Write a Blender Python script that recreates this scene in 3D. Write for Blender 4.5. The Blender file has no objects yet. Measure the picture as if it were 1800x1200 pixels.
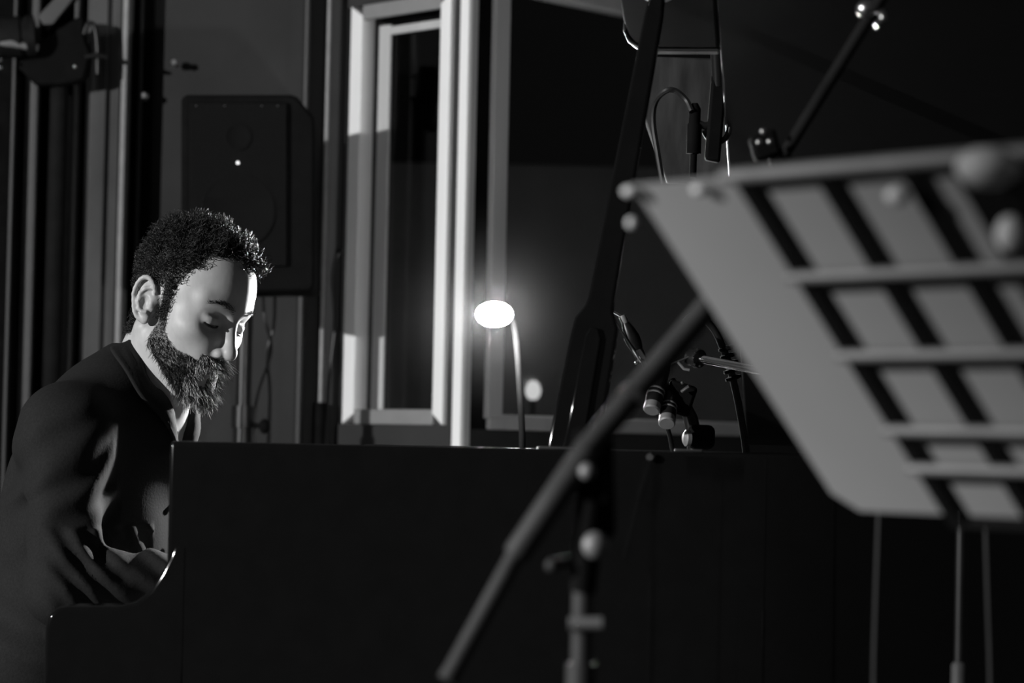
import bpy, bmesh, math, random
import numpy as np
from mathutils import Vector, Matrix

random.seed(7)
rng = np.random.default_rng(7)
scene = bpy.context.scene
C = scene.collection

# ------------------------------------------------------------------ camera
FPX = 5000.0                                   # focal length in pixels of the 1800 px wide frame
PITCH, ROLL = math.radians(2.1), math.radians(1.2)
CAM = np.array([0.0, 0.0, 1.0])
_F = np.array([0, math.cos(PITCH), math.sin(PITCH)])
_R0 = np.array([1.0, 0, 0]); _U0 = np.array([0, -math.sin(PITCH), math.cos(PITCH)])
_R = math.cos(ROLL) * _R0 + math.sin(ROLL) * _U0
_U = math.cos(ROLL) * _U0 - math.sin(ROLL) * _R0
cam = bpy.data.cameras.new('camera'); cam_o = bpy.data.objects.new('camera', cam); C.objects.link(cam_o)
cam.sensor_width = 36; cam.lens = FPX / 1800 * 36
M = Matrix(((_R[0], _U[0], -_F[0], CAM[0]), (_R[1], _U[1], -_F[1], CAM[1]), (_R[2], _U[2], -_F[2], CAM[2]), (0, 0, 0, 1)))
cam_o.matrix_world = M
cam.dof.use_dof = True; cam.dof.focus_distance = 4.3; cam.dof.aperture_fstop = 5.2
cam.clip_end = 100
scene.camera = cam_o

# ------------------------------------------------------------------ world and lights
w = bpy.data.worlds.new('world'); scene.world = w; w.use_nodes = True
bg = w.node_tree.nodes['Background']; bg.inputs[0].default_value = (1, 1, 1, 1); bg.inputs[1].default_value = 0.034

def spot(name, loc, target, energy, angle, blend, radius):
    l = bpy.data.lights.new(name, 'SPOT'); o = bpy.data.objects.new(name, l); C.objects.link(o)
    l.energy = energy; l.spot_size = math.radians(angle); l.spot_blend = blend; l.shadow_soft_size = radius
    o.location = loc
    o.rotation_euler = (Vector(target) - Vector(loc)).to_track_quat('-Z', 'Y').to_euler()
    return o
# stage spotlight standing at the left of the stage, a little above head height
spot('stage_spot_light', (-6.0, 0.2, 2.42), (-1.0, 4.75, 1.3), 2500, 60, 0.40, 0.05)

vs = scene.view_settings
vs.view_transform = 'Standard'; vs.look = 'None'; vs.exposure = 0.0; vs.gamma = 1.0; vs.use_curve_mapping = False

# ------------------------------------------------------------------ helpers
def P(px, py, d):
    return CAM + d * (_F + _R * (px - 900) / FPX - _U * (py - 600) / FPX)
def unit(v):
    v = np.asarray(v, float); return v / np.linalg.norm(v)

def mat(name, g, rough=0.5, metal=0.0, spec=0.5, var=0.25, scale=30.0, bump=0.0, coat=0.0, stretch=None, emit=None):
    m = bpy.data.materials.new(name); m.use_nodes = True
    nt = m.node_tree; b = nt.nodes['Principled BSDF']
    b.inputs['Roughness'].default_value = rough; b.inputs['Metallic'].default_value = metal
    b.inputs['Specular IOR Level'].default_value = spec
    b.inputs['Coat Weight'].default_value = coat; b.inputs['Coat Roughness'].default_value = 0.03
    tc = nt.nodes.new('ShaderNodeTexCoord'); mp = nt.nodes.new('ShaderNodeMapping')
    nt.links.new(tc.outputs['Object'], mp.inputs['Vector'])
    if stretch: mp.inputs['Scale'].default_value = stretch
    nz = nt.nodes.new('ShaderNodeTexNoise'); nz.inputs['Scale'].default_value = scale; nz.inputs['Detail'].default_value = 4
    nt.links.new(mp.outputs['Vector'], nz.inputs['Vector'])
    rp = nt.nodes.new('ShaderNodeValToRGB')
    rp.color_ramp.elements[0].position = 0.3; rp.color_ramp.elements[1].position = 0.7
    lo, hi = g * (1 - var), min(1.0, g * (1 + var))
    rp.color_ramp.elements[0].color = (lo, lo, lo, 1); rp.color_ramp.elements[1].color = (hi, hi, hi, 1)
    nt.links.new(nz.outputs['Fac'], rp.inputs['Fac']); nt.links.new(rp.outputs['Color'], b.inputs['Base Color'])
    if bump:
        bp = nt.nodes.new('ShaderNodeBump'); bp.inputs['Strength'].default_value = bump; bp.inputs['Distance'].default_value = 0.004
        nt.links.new(nz.outputs['Fac'], bp.inputs['Height']); nt.links.new(bp.outputs['Normal'], b.inputs['Normal'])
    if emit:
        b.inputs['Emission Color'].default_value = (1, 1, 1, 1); b.inputs['Emission Strength'].default_value = emit
    return m

MT = dict(
    lacquer=mat('piano_lacquer', 0.004, 0.06, spec=0.5, var=0.1),
    lid_lacquer=mat('piano_lid_lacquer', 0.008, 0.30, spec=0.25, var=0.1),
    black_plastic=mat('black_plastic', 0.004, 0.8, spec=0.06),
    black_matte=mat('black_matte_paint', 0.006, 0.8, spec=0.1),
    black_metal=mat('black_coated_metal', 0.008, 0.35, spec=0.3),
    grille=mat('speaker_grille_cloth', 0.006, 0.9, spec=0.05, scale=400, var=0.5, bump=0.2),
    chrome=mat('chrome', 0.75, 0.12, 1.0, var=0.05),
    steel=mat('brushed_steel', 0.45, 0.3, 1.0, var=0.1, scale=80),
    grey_metal=mat('grey_satin_metal', 0.20, 0.55, 0.3, var=0.1),
    brass=mat('polished_brass', 0.5, 0.28, 1.0, var=0.1),
    plate=mat('iron_plate_bronze', 0.12, 0.35, 0.6),
    wall=mat('dark_grey_wall_paint', 0.032, 0.9, spec=0.15, var=0.12, scale=6, bump=0.05),
    wall_dark=mat('black_wall_felt', 0.004, 0.95, spec=0.05),
    wall_light=mat('light_wall_paint', 0.35, 0.7, var=0.1, scale=5),
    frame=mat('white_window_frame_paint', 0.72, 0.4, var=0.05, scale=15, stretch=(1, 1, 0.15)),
    frame_shaded=mat('shaded_window_frame_paint', 0.42, 0.45, var=0.08, scale=15, stretch=(1, 1, 0.15)),  # frame paint darkened in colour, shade of faces turned from the spotlight
    frame_mid=mat('mid_grey_rail_paint', 0.20, 0.5, var=0.08, scale=15),
    stand_paint=mat('worn_black_stand_paint', 0.040, 0.6, spec=0.25, var=0.2),
    trim_pale=mat('pale_door_jamb_paint', 0.24, 0.6, spec=0.2, var=0.1),
    booth_wall=mat('booth_back_wall_fabric', 0.16, 0.95, spec=0.05, var=0.15, scale=5),
    door=mat('grey_door_paint', 0.045, 0.8, var=0.35, scale=7, stretch=(1, 1, 0.6)),
    trim_dim=mat('dim_trim_paint', 0.03, 0.5, var=0.1),
    floor=mat('dark_stage_boards', 0.03, 0.5, scale=9, stretch=(0.2, 2, 1)),
    skin=None, hair=mat('dark_brown_hair', 0.012, 0.42, spec=0.4, var=0.5, scale=60),
    beard=mat('flecked_beard_lamplit_front', 0.05, 0.5, spec=0.3, var=0.6, scale=120),
    shirt=mat('dark_shirt_cotton', 0.013, 0.85, spec=0.15, scale=300, var=0.2, bump=0.1),
    trousers=mat('black_trouser_cloth', 0.015, 0.9, spec=0.1, scale=200),
    leather=mat('black_leather', 0.015, 0.4, bump=0.1, scale=120),
    paper=mat('sheet_music_paper', 0.29, 0.8, spec=0.1, var=0.03, scale=8),
    pale=mat('pale_plastic', 0.75, 0.4, var=0.05),
    board=mat('worn_dark_wood', 0.022, 0.6, var=0.75, scale=14, stretch=(3, 3, 0.6)),
    ivory=mat('ivory_keys', 0.7, 0.3, var=0.03),
    cable=mat('black_cable_rubber', 0.012, 0.5),
)
def emat(name, s):
    m = bpy.data.materials.new(name); m.use_nodes = True; nt = m.node_tree
    for n in list(nt.nodes): nt.nodes.remove(n)
    e = nt.nodes.new('ShaderNodeEmission'); e.inputs[1].default_value = s
    o = nt.nodes.new('ShaderNodeOutputMaterial'); nt.links.new(e.outputs[0], o.inputs[0]); return m
MT['bulb'] = emat('lamp_lens_glow', 2200.0); MT['globe'] = emat('small_globe_glow', 3.2); MT['led'] = emat('led_glow', 2.0)
def glass_mat():
    m = bpy.data.materials.new('window_glass'); m.use_nodes = True; nt = m.node_tree
    for n in list(nt.nodes): nt.nodes.remove(n)
    t = nt.nodes.new('ShaderNodeBsdfTransparent'); t.inputs[0].default_value = (.45, .45, .45, 1)
    g = nt.nodes.new('ShaderNodeBsdfGlossy'); g.inputs['Roughness'].default_value = 0.03
    lw = nt.nodes.new('ShaderNodeLayerWeight'); lw.inputs[0].default_value = 0.35
    fr = nt.nodes.new('ShaderNodeMath'); fr.operation = 'MULTIPLY_ADD'; fr.inputs[1].default_value = 0.20; fr.inputs[2].default_value = 0.02; nt.links.new(lw.outputs['Facing'], fr.inputs[0])
    mx = nt.nodes.new('ShaderNodeMixShader'); o = nt.nodes.new('ShaderNodeOutputMaterial')
    nt.links.new(fr.outputs[0], mx.inputs[0]); nt.links.new(t.outputs[0], mx.inputs[1]); nt.links.new(g.outputs[0], mx.inputs[2])
    nt.links.new(mx.outputs[0], o.inputs[0]); return m
MT['glass'] = glass_mat()

class MB:
    def __init__(s): s.v = []; s.f = []
    def add(s, vs, fs):
        o = len(s.v); s.v += [tuple(map(float, q)) for q in vs]; s.f += [tuple(i + o for i in f) for f in fs]; return s
    def hexa(s, b, t):                                  # bottom four points, top four points
        return s.add(list(b) + list(t), [(3, 2, 1, 0), (4, 5, 6, 7), (0, 1, 5, 4), (1, 2, 6, 5), (2, 3, 7, 6), (3, 0, 4, 7)])
    def box(s, x0, x1, y0, y1, z0, z1):
        return s.hexa([(x0, y0, z0), (x1, y0, z0), (x1, y1, z0), (x0, y1, z0)], [(x0, y0, z1), (x1, y0, z1), (x1, y1, z1), (x0, y1, z1)])
    def obox(s, c, ax, ay, az):                         # centre and three half-axis vectors
        c = np.asarray(c, float); ax, ay, az = map(np.asarray, (ax, ay, az))
        return s.hexa([c - ax - ay - az, c + ax - ay - az, c + ax + ay - az, c - ax + ay - az], [c - ax - ay + az, c + ax - ay + az, c + ax + ay + az, c - ax + ay + az])
    def prism(s, pts, off):                             # planar polygon and its extrusion vector
        n = len(pts); pts = [np.asarray(p, float) for p in pts]; off = np.asarray(off, float)
        return s.add(pts + [p + off for p in pts], [tuple(range(n))[::-1], tuple(range(n, 2 * n))] + [(i, (i + 1) % n, n + (i + 1) % n, n + i) for i in range(n)])
    def tube(s, path, rad, n=12, cap=True):
        path = [np.asarray(p, float) for p in path]; m = len(path)
        if np.isscalar(rad): rad = [rad] * m
        vs = []; fs = []; up = None
        for i in range(m):
            t = unit(path[min(i + 1, m - 1)] - path[max(i - 1, 0)])
            if up is None:
                up = np.array([0, 0, 1.0]) if abs(t[2]) < 0.9 else np.array([1.0, 0, 0])
            a = np.cross(t, up); a = unit(a); b = np.cross(a, t); up = b
            for k in range(n):
                q = 2 * math.pi * k / n; vs.append(path[i] + rad[i] * (math.cos(q) * a + math.sin(q) * b))
        for i in range(m - 1):
            for k in range(n):
                fs.append((i * n + k, i * n + (k + 1) % n, (i + 1) * n + (k + 1) % n, (i + 1) * n + k))
        if cap: fs += [tuple(range(n))[::-1], tuple(range((m - 1) * n, m * n))]
        return s.add(vs, fs)
    def lathe(s, base, axis, prof, n=24):               # prof: (radius, height along axis)
        a = unit(axis); base = np.asarray(base, float)
        return s.tube([base + a * h for r, h in prof], [max(r, 1e-4) for r, h in prof], n) if all(prof[i + 1][1] > prof[i][1] for i in range(len(prof) - 1)) else s._lathe(base, a, prof, n)
    def _lathe(s, base, a, prof, n):
        a = unit(a); base = np.asarray(base, float)
        u = unit(np.cross(a, (0, 0, 1) if abs(a[2]) < .9 else (1, 0, 0))); v = np.cross(a, u); vs = []; fs = []
        for r, h in prof:
            for k in range(n):
                q = 2 * math.pi * k / n; vs.append(base + a * h + max(r, 1e-4) * (math.cos(q) * u + math.sin(q) * v))
        for i in range(len(prof) - 1):
            for k in range(n): fs.append((i * n + k, i * n + (k + 1) % n, (i + 1) * n + (k + 1) % n, (i + 1) * n + k))
        fs += [tuple(range(n))[::-1], tuple(range((len(prof) - 1) * n, len(prof) * n))]
        return s.add(vs, fs)
    def ball(s, c, r, n=16, sq=(1, 1, 1)):
        m = n // 2; vs = []; fs = []
        for i in range(1, m):
            for k in range(n):
                a, b = math.pi * i / m, 2 * math.pi * k / n
                vs.append((c[0] + r * sq[0] * math.sin(a) * math.cos(b), c[1] + r * sq[1] * math.sin(a) * math.sin(b), c[2] + r * sq[2] * math.cos(a)))
        for i in range(m - 2):
            for k in range(n): fs.append((i * n + k, (i + 1) * n + k, (i + 1) * n + (k + 1) % n, i * n + (k + 1) % n))
        t = len(vs); vs += [(c[0], c[1], c[2] + r * sq[2]), (c[0], c[1], c[2] - r * sq[2])]
        for k in range(n):
            fs.append((t, k, (k + 1) % n)); fs.append((t + 1, (m - 2) * n + (k + 1) % n, (m - 2) * n + k))
        return s.add(vs, fs)

def root_loc(o):
    l = Vector((0, 0, 0))
    while o is not None: l += o.location; o = o.parent
    return l
def build(name, mb, m, parent=None, smooth=False, bevel=0.0, seg=2, loc=None, fixn=True):
    """links one mesh object; mb holds world coordinates"""
    me = bpy.data.meshes.new(name)
    if parent is not None: l = root_loc(parent)
    elif loc is not None: l = Vector(loc)
    else: l = Vector((0, 0, 0))
    v = np.array(mb.v, float) - np.array(l)
    me.from_pydata(v.tolist(), [], mb.f)
    if fixn:
        bm = bmesh.new(); bm.from_mesh(me); bmesh.ops.recalc_face_normals(bm, faces=bm.faces); bm.to_mesh(me); bm.free()
    me.materials.append(m if not isinstance(m, str) else MT[m])
    o = bpy.data.objects.new(name, me); C.objects.link(o)
    if parent is not None: o.parent = parent
    else: o.location = l
    if smooth:
        me.polygons.foreach_set('use_smooth', [True] * len(me.polygons))
        md = None
        me.set_sharp_from_angle(angle=math.radians(40))
    if bevel:
        md = o.modifiers.new('bevel', 'BEVEL'); md.width = bevel; md.segments = seg; md.limit_method = 'ANGLE'; md.angle_limit = math.radians(35)
        md.harden_normals = False
        me.polygons.foreach_set('use_smooth', [True] * len(me.polygons)); me.set_sharp_from_angle(angle=math.radians(60))
    return o
def tag(o, label, cat, group=None):
    o['label'] = label; o['category'] = cat
    if group: o['group'] = group
    return o
def thing(name, label, cat, loc, group=None):
    o = bpy.data.objects.new(name, None); C.objects.link(o); o.location = tuple(float(q) for q in loc); o.empty_display_size = 0.05
    return tag(o, label, cat, group)
def struct(name, mb, m, parent=None, **k):
    o = build(name, mb, m, parent, **k)
    if parent is None: o['kind'] = 'structure'
    return o
def bez(p0, p1, p2, p3, n=16):
    p0, p1, p2, p3 = map(np.asarray, (p0, p1, p2, p3)); out = []
    for i in range(n + 1):
        t = i / n; out.append((1 - t) ** 3 * p0 + 3 * (1 - t) ** 2 * t * p1 + 3 * (1 - t) * t * t * p2 + t ** 3 * p3)
    return out
def smooth_path(pts, n=8):                               # Catmull-Rom through the points
    pts = [np.asarray(p, float) for p in pts]; q = [2 * pts[0] - pts[1]] + pts + [2 * pts[-1] - pts[-2]]; out = []
    for i in range(1, len(q) - 2):
        a, b, c, d = q[i - 1], q[i], q[i + 1], q[i + 2]
        for k in range(n):
            t = k / n
            out.append(0.5 * (2 * b + (c - a) * t + (2 * a - 5 * b + 4 * c - d) * t * t + (3 * b - a - 3 * c + d) * t ** 3))
    out.append(pts[-1]); return out

# ------------------------------------------------------------------ the room
struct('floor', MB().box(-4, 5, -1, 10.5, -0.05, 0.0), 'floor')
WD = 6.88                                                # depth of the flat wall on the left
def X(px, d, row=400): return P(px, row, d)[0]
TOPZ = 3.2
def vbox(px0, px1, d0, d1, z0=0.0, z1=TOPZ, row=400):
    return MB().box(X(px0, d0, row), X(px1, d0, row), d0, d1, z0, z1)
# flat wall, left of the booth
struct('wall_left', vbox(-700, 604, WD, WD + 0.12), 'wall')
# door with its jambs and the recess beside it
dr = struct('door_1', vbox(143, 204, WD - 0.05, WD - 0.005, 0.0, 2.9), 'door', bevel=0.004)
build('door_panel', vbox(150, 180, WD - 0.062, WD - 0.045, 0.1, 2.8), 'door', dr, bevel=0.004)
struct('trim_1', vbox(205, 215.5, WD - 0.10, WD - 0.005), 'trim_pale', bevel=0.004)
struct('trim_2', vbox(216, 236, WD - 0.02, WD - 0.004), 'wall_dark')
struct('trim_3', vbox(235, 241, WD - 0.045, WD - 0.004), 'trim_dim', bevel=0.003)
struct('trim_4', vbox(241, 260, WD - 0.02, WD - 0.004), 'wall_dark')
struct('trim_5', vbox(119, 129, WD - 0.07, WD - 0.005), 'trim_dim', bevel=0.004)
struct('trim_6', vbox(129, 143, WD - 0.02, WD - 0.004), 'wall_dark')
struct('trim_7', vbox(60, 119, WD - 0.02, WD - 0.004), 'wall_dark')
struct('trim_8', vbox(44, 60, WD - 0.07, WD - 0.005), 'trim_dim', bevel=0.005)
struct('trim_9', vbox(-60, 44, WD - 0.02, WD - 0.004), 'wall_dark')
struct('trim_10', vbox(12, 19, WD - 0.05, WD - 0.021), 'trim_dim', bevel=0.003)
struct('trim_11', vbox(526, 537, WD - 0.05, WD - 0.003), 'trim_dim', bevel=0.006)
struct('trim_12', vbox(500, 526, WD - 0.012, WD - 0.002), 'wall')

# the booth: two glazed sides that meet at a projecting corner post
CO = P(815, 400, 6.5)
def bdir(deg, s): a = math.radians(deg); return np.array([s * math.cos(a), math.sin(a), 0.0])
DL, DR = bdir(48, -1), bdir(50, 1)
NL = np.array([-DL[1] * 1.0, DL[0], 0.0]); NL = NL if NL[1] < 0 else -NL       # outward, to the hall
NR = np.array([DR[1], -DR[0], 0.0]); NR = NR if NR[1] < 0 else -NR
def tpx(px, D, row=400):                                  # distance along a booth side where column px cuts it
    lo, hi = 0.0, 6.0
    def col(t):
        q = CO + D * t - CAM; q[2] = P(px, row, 6.6)[2] - CAM[2]
        return 900 + FPX * (q @ _R) / (q @ _F)
    for _ in range(50):
        m = (lo + hi) / 2
        if (col(m) - px) * (col(6.0) - col(0.0)) < 0: lo = m
        else: hi = m
    return lo
def side(t0, t1, o0, o1, z0, z1, D, N):                   # slab along a booth side, o = offset towards the hall
    a, b = CO + D * t0, CO + D * t1
    pts = [a + N * o0, b + N * o0, b + N * o1, a + N * o1]
    lo = [np.array([p[0], p[1], z0]) for p in pts]; hi = [np.array([p[0], p[1], z1]) for p in pts]
    return MB().hexa(lo, hi)
def zrow(py, d): return P(815, py, d)[2]

def tcol(px, D, N, off, row=500):                         # like tpx for a surface set off from the side
    lo, hi = -0.5, 6.0
    z = P(px, row, 6.7)[2] - CAM[2]
    def col(t):
        q = CO + D * t + N * off - CAM; q[2] = z
        return 900 + FPX * (q @ _R) / (q @ _F)
    sg = 1 if col(6.0) > col(0.0) else -1
    for _ in range(60):
        m = (lo + hi) / 2
        if (col(m) - px) * sg < 0: lo = m
        else: hi = m
    return lo
def strip(pxa, pxb, o0, o1, z0, z1, D, N, zi=0.0):        # upright strip whose front face runs from column pxa to pxb; zi lifts the inner end (mitre)
    ta, tb = sorted((tcol(pxa, D, N, o1), tcol(pxb, D, N, o1)))
    mb = side(ta, tb, o0, o1, z0, z1, D, N)
    if zi:
        v = [list(q) for q in mb.v]
        for k in ((0, 3) if zi > 0 else (1, 2)): v[k][2] += abs(zi); v[k + 4][2] -= abs(zi)
        mb.v = [tuple(q) for q in v]
    return mb
# corner post: white left face, right face greyed in colour for its shade
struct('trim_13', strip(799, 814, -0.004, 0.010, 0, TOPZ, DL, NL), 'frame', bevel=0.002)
struct('trim_14', strip(816, 832, -0.004, 0.010, 0, TOPZ, DR, NR), 'frame_shaded', bevel=0.002)
zb, zt = zrow(749, 6.72), zrow(4, 6.72)
struct('wall_booth_left', strip(797, 600, -0.02, -0.004, 0, zb, DL, NL), 'wall')
struct('trim_15', strip(799, 783, -0.014, -0.004, zb, TOPZ, DL, NL), 'wall')
struct('trim_16', strip(799, 600, -0.02, -0.004, zt, TOPZ, DL, NL), 'wall')
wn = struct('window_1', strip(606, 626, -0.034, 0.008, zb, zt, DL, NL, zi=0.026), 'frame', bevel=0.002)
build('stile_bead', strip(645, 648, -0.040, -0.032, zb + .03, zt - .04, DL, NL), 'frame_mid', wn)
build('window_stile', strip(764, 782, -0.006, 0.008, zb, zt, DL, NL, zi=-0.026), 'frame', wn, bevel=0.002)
build('window_rail', strip(764.5, 626, -0.006, 0.006, zb, zb + 0.036, DL, NL), 'frame_mid', wn, bevel=0.003)
build('window_rail', strip(764.5, 626, -0.006, 0.006, zt - 0.036, zt, DL, NL), 'frame_mid', wn, bevel=0.003)
build('inner_stile', strip(656, 676, -0.028, -0.020, zb + 0.03, zt - 0.05, DL, NL), 'frame_shaded', wn, bevel=0.002)
build('inner_rail', strip(764, 676, -0.028, -0.020, zt - 0.075, zt - 0.055, DL, NL), 'frame_shaded', wn, bevel=0.002)
build('pane', strip(766, 640, -0.036, -0.031, zb + 0.01, zt - 0.01, DL, NL), 'glass', wn)
# right side: wide window
tr1 = 2.4
zbR = zrow(754, 6.6); ztR = zrow(-62, 6.6)
struct('wall_booth_right', side(0.035, tr1, -0.06, -0.004, 0, zbR, DR, NR), 'wall')
struct('trim_17', strip(832, 863, -0.06, -0.004, zbR, TOPZ, DR, NR), 'wall_dark')
struct('trim_18', side(0.035, tr1, -0.06, -0.004, ztR, TOPZ, DR, NR), 'wall_light')
wn = struct('window_2', strip(863, 889, -0.004, 0.012, zbR + .025, ztR, DR, NR), 'frame_shaded', bevel=0.003)
t2 = tcol(868, DR, NR, .01)
build('window_rail', side(t2, tr1, -0.05, 0.008, zbR, zbR + 0.036, DR, NR), 'frame_shaded', wn, bevel=0.004)
build('window_rail', side(t2, tr1, -0.05, 0.008, ztR - 0.05, ztR, DR, NR), 'frame_shaded', wn, bevel=0.004)
build('pane', side(tcol(880, DR, NR, 0), tr1, -0.030, -0.024, zbR + 0.01, ztR - 0.01, DR, NR), 'glass', wn)
# inside the booth
struct('wall_booth_back', MB().box(-0.6, 3.2, 9.6, 9.7, 0, 1.95), 'booth_wall')
struct('wall_booth_upper', MB().box(-0.6, 3.2, 9.5, 9.6, 1.95, TOPZ), 'wall_dark')
struct('ceiling', MB().box(-4, 5, 4.5, 10.5, TOPZ, TOPZ + 0.1), 'wall_light')

# ------------------------------------------------------------------ grand piano
YAW = math.radians(7)
PA = np.array([math.cos(YAW), -math.sin(YAW), 0]); PB = np.array([math.sin(YAW), math.cos(YAW), 0]); PZ = np.array([0, 0, 1.0])
PO = np.array([-0.59, 3.65, 0.0]); RIM = 0.9975
def pp(a, b, z): return PO + PA * a + PB * b + PZ * z
piano = thing('grand_piano', 'black lacquered grand piano with its lid propped open', 'piano', pp(0.9, 0.75, 0))
def cheek(b0):
    prof = [(0.0, 0.62), (0.0, 0.755), (0.004, 0.772), (0.016, 0.782), (0.03, 0.784), (0.096, 0.786), (0.118, 0.792), (0.137, 0.807), (0.15, 0.828),
            (0.160, 0.848), (0.166, 0.866), (0.185, 0.866), (0.185, 0.62)]
    return MB().prism([pp(a, b0, z) for a, z in prof], PB * 0.0615)
build('arm', cheek(-0.0008), 'lacquer', piano, bevel=0.006, seg=4)
build('arm', cheek(1.4193), 'lacquer', piano, bevel=0.006, seg=3)
bent = [(0.80, 0.0), (0.92, 0.018), (1.04, 0.07), (1.2, 0.17), (1.38, 0.33), (1.56, 0.52), (1.74, 0.68), (1.92, 0.80), (2.04, 0.92), (2.09, 1.08), (2.07, 1.26), (2.0, 1.40), (1.86, 1.47), (1.70, 1.48)]
bp = smooth_path([np.array([a, b, 0]) for a, b in bent], 5)
out2 = [np.array([q, 0, 0]) for q in (.157, .3, .5, .7)] + bp + [np.array([q, 1.48, 0]) for q in (1.3, .8, .157)]
def offs(pts, d):
    r = []
    for i in range(len(pts)):
        t = unit(pts[min(i + 1, len(pts) - 1)] - pts[max(i - 1, 0)]); r.append(pts[i] + np.array([-t[1], t[0], 0]) * d)
    return r
inn = offs(out2, 0.06)
mb = MB(); vs = []; fs = []
for q, r in zip(out2, inn):
    vs += [pp(q[0], q[1], 0.62), pp(q[0], q[1], RIM), pp(r[0], r[1], RIM), pp(r[0], r[1], 0.62)]
n = len(out2)
for i in range(n - 1):
    for k in range(4): fs.append((i * 4 + k, i * 4 + (k + 1) % 4, (i + 1) * 4 + (k + 1) % 4, (i + 1) * 4 + k))
fs += [(0, 1, 2, 3), tuple(4 * (n - 1) + k for k in range(4))]
mb.add(vs, fs); build('case_rim', mb, 'lacquer', piano, bevel=0.006, seg=4)
poly = [(0.17, 0.06), (0.80, 0.06)] + [(r[0], r[1]) for r in inn[5:-3]] + [(0.80, 1.42), (0.17, 1.42)]
build('soundboard', MB().prism([pp(a, b, 0.70) for a, b in poly], PZ * 0.02), 'board', piano)
build('iron_plate', MB().prism([pp(a, b, 0.86) for a, b in [(0.32, 0.08), (0.80, 0.08)] + [(r[0], r[1]) for r in offs(out2, 0.1)[6:-4]] + [(0.8, 1.38), (0.32, 1.38)]], PZ * 0.012), 'plate', piano)
build('key_bed', MB().prism([pp(a, b, 0.63) for a, b in [(0.012, 0.06), (0.30, 0.06), (0.30, 1.42), (0.012, 1.42)]], PZ * 0.07), 'lacquer', piano, bevel=0.004)
build('fallboard', MB().prism([pp(0.175, 0.06, 0.735), pp(0.20, 0.06, 0.88), pp(0.23, 0.06, 0.88), pp(0.23, 0.06, 0.735)], PB * 1.36), 'lacquer', piano, bevel=0.004)
build('key_slip', MB().prism([pp(0.005, 0.06, 0.66), pp(0.005, 0.06, 0.722), pp(0.022, 0.06, 0.722), pp(0.022, 0.06, 0.66)], PB * 1.36), 'lacquer', piano, bevel=0.003)
kb = MB()
for i in range(52):
    b = 0.14 + i * 0.0235; kb.hexa([pp(.025, b, .702), pp(.173, b, .702), pp(.173, b + .0225, .702), pp(.025, b + .0225, .702)], [pp(.025, b, .73), pp(.173, b, .73), pp(.173, b + .0225, .73), pp(.025, b + .0225, .73)])
o = build('white_keys', kb, 'ivory', piano); o['kind'] = 'stuff'
kb = MB()
for i in range(52):
    if i % 7 in (0, 1, 3, 4, 5):
        b = 0.14 + i * 0.0235 + 0.0175; kb.hexa([pp(.08, b, .73), pp(.173, b, .73), pp(.173, b + .011, .73), pp(.08, b + .011, .73)], [pp(.085, b + .001, .742), pp(.173, b + .001, .742), pp(.173, b + .01, .742), pp(.085, b + .01, .742)])
o = build('black_keys', kb, 'lacquer', piano); o['kind'] = 'stuff'
for a, b in ((0.28, 0.13), (0.28, 1.35), (1.80, 1.15)):
    build('leg', MB().lathe(pp(a, b, 0.05), PZ, [(0.035, 0), (0.045, 0.1), (0.06, 0.45), (0.07, 0.575)], 16), 'lacquer', piano, smooth=True)
    build('caster', MB().lathe(pp(a, b, 0.0), PZ, [(0.02, 0), (0.032, 0.01), (0.032, 0.04), (0.02, 0.055)], 16), 'brass', piano, smooth=True)
ly = build('pedal_lyre', MB().hexa([pp(.35, .64, .12), pp(.42, .64, .12), pp(.42, .84, .12), pp(.35, .84, .12)], [pp(.35, .68, .63), pp(.42, .68, .63), pp(.42, .80, .63), pp(.35, .80, .63)]), 'lacquer', piano, bevel=0.01)
for b in (.68, .74, .80):
    build('pedal', MB().obox(pp(.30, b, .105), PA * .06, PB * .012, PZ * .006), 'brass', ly, bevel=.003)

# lid, hinged along the spine and standing on its prop
TH = math.radians(24.4); LHB = 1.48
LS = -PB * math.cos(TH) + PZ * math.sin(TH)              # from the hinge up to the treble side
LN = PB * math.sin(TH) + PZ * math.cos(TH)               # upper face
def lidp(a, b): return PO + PA * a + PB * LHB + PZ * (RIM + 0.012) + LS * ((LHB - b) / math.cos(TH))
lid_out = [(0.833, 1.48), (0.833, -0.03), (0.92, -0.012)] + [(q[0] + .01, q[1] - .02) for q in bp[5:-1]] + [(1.70, 1.48)]
lid_out = [(a, max(-0.03, b)) for a, b in lid_out]
lid = build('lid', MB().prism([lidp(a, b) for a, b in lid_out], LN * 0.022), 'lid_lacquer', piano, bevel=0.004, seg=3)
tab = [(0.832, 0.30), (0.745, 0.30), (0.728, 0.296), (0.716, 0.286), (0.710, 0.270), (0.706, 0.24), (0.698, -0.03), (0.832, -0.03)]
build('lid_front_panel', MB().prism([lidp(a, b) for a, b in tab], LN * 0.020), 'lid_lacquer', lid, bevel=0.004, seg=3)
build('panel_edge_strip', MB().prism([lidp(a, b) - LN * 0.002 for a, b in [(0.832, 0.312), (0.748, 0.312), (0.724, 0.305), (0.709, 0.285), (0.704, 0.26), (0.708, 0.26), (0.713, 0.28), (0.728, 0.297), (0.748, 0.302), (0.832, 0.302)]], LN * 0.021), 'brass', lid, bevel=0.004, seg=3)
hing = MB()
for a in (0.95, 1.25, 1.55):
    hing = MB().tube([pp(a, 1.485, RIM + .008), pp(a + .09, 1.485, RIM + .008)], 0.006, 10); build('hinge', hing, 'brass', lid, smooth=True)
sock = lidp(0.757, 0.17)
build('prop_socket', MB()._lathe(sock + LN * 0.004, -LN, [(0.026, -.002), (0.028, .004), (0.024, .009), (0.016, .010), (0.014, .004)], 28), 'brass', lid, smooth=True)
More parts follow.
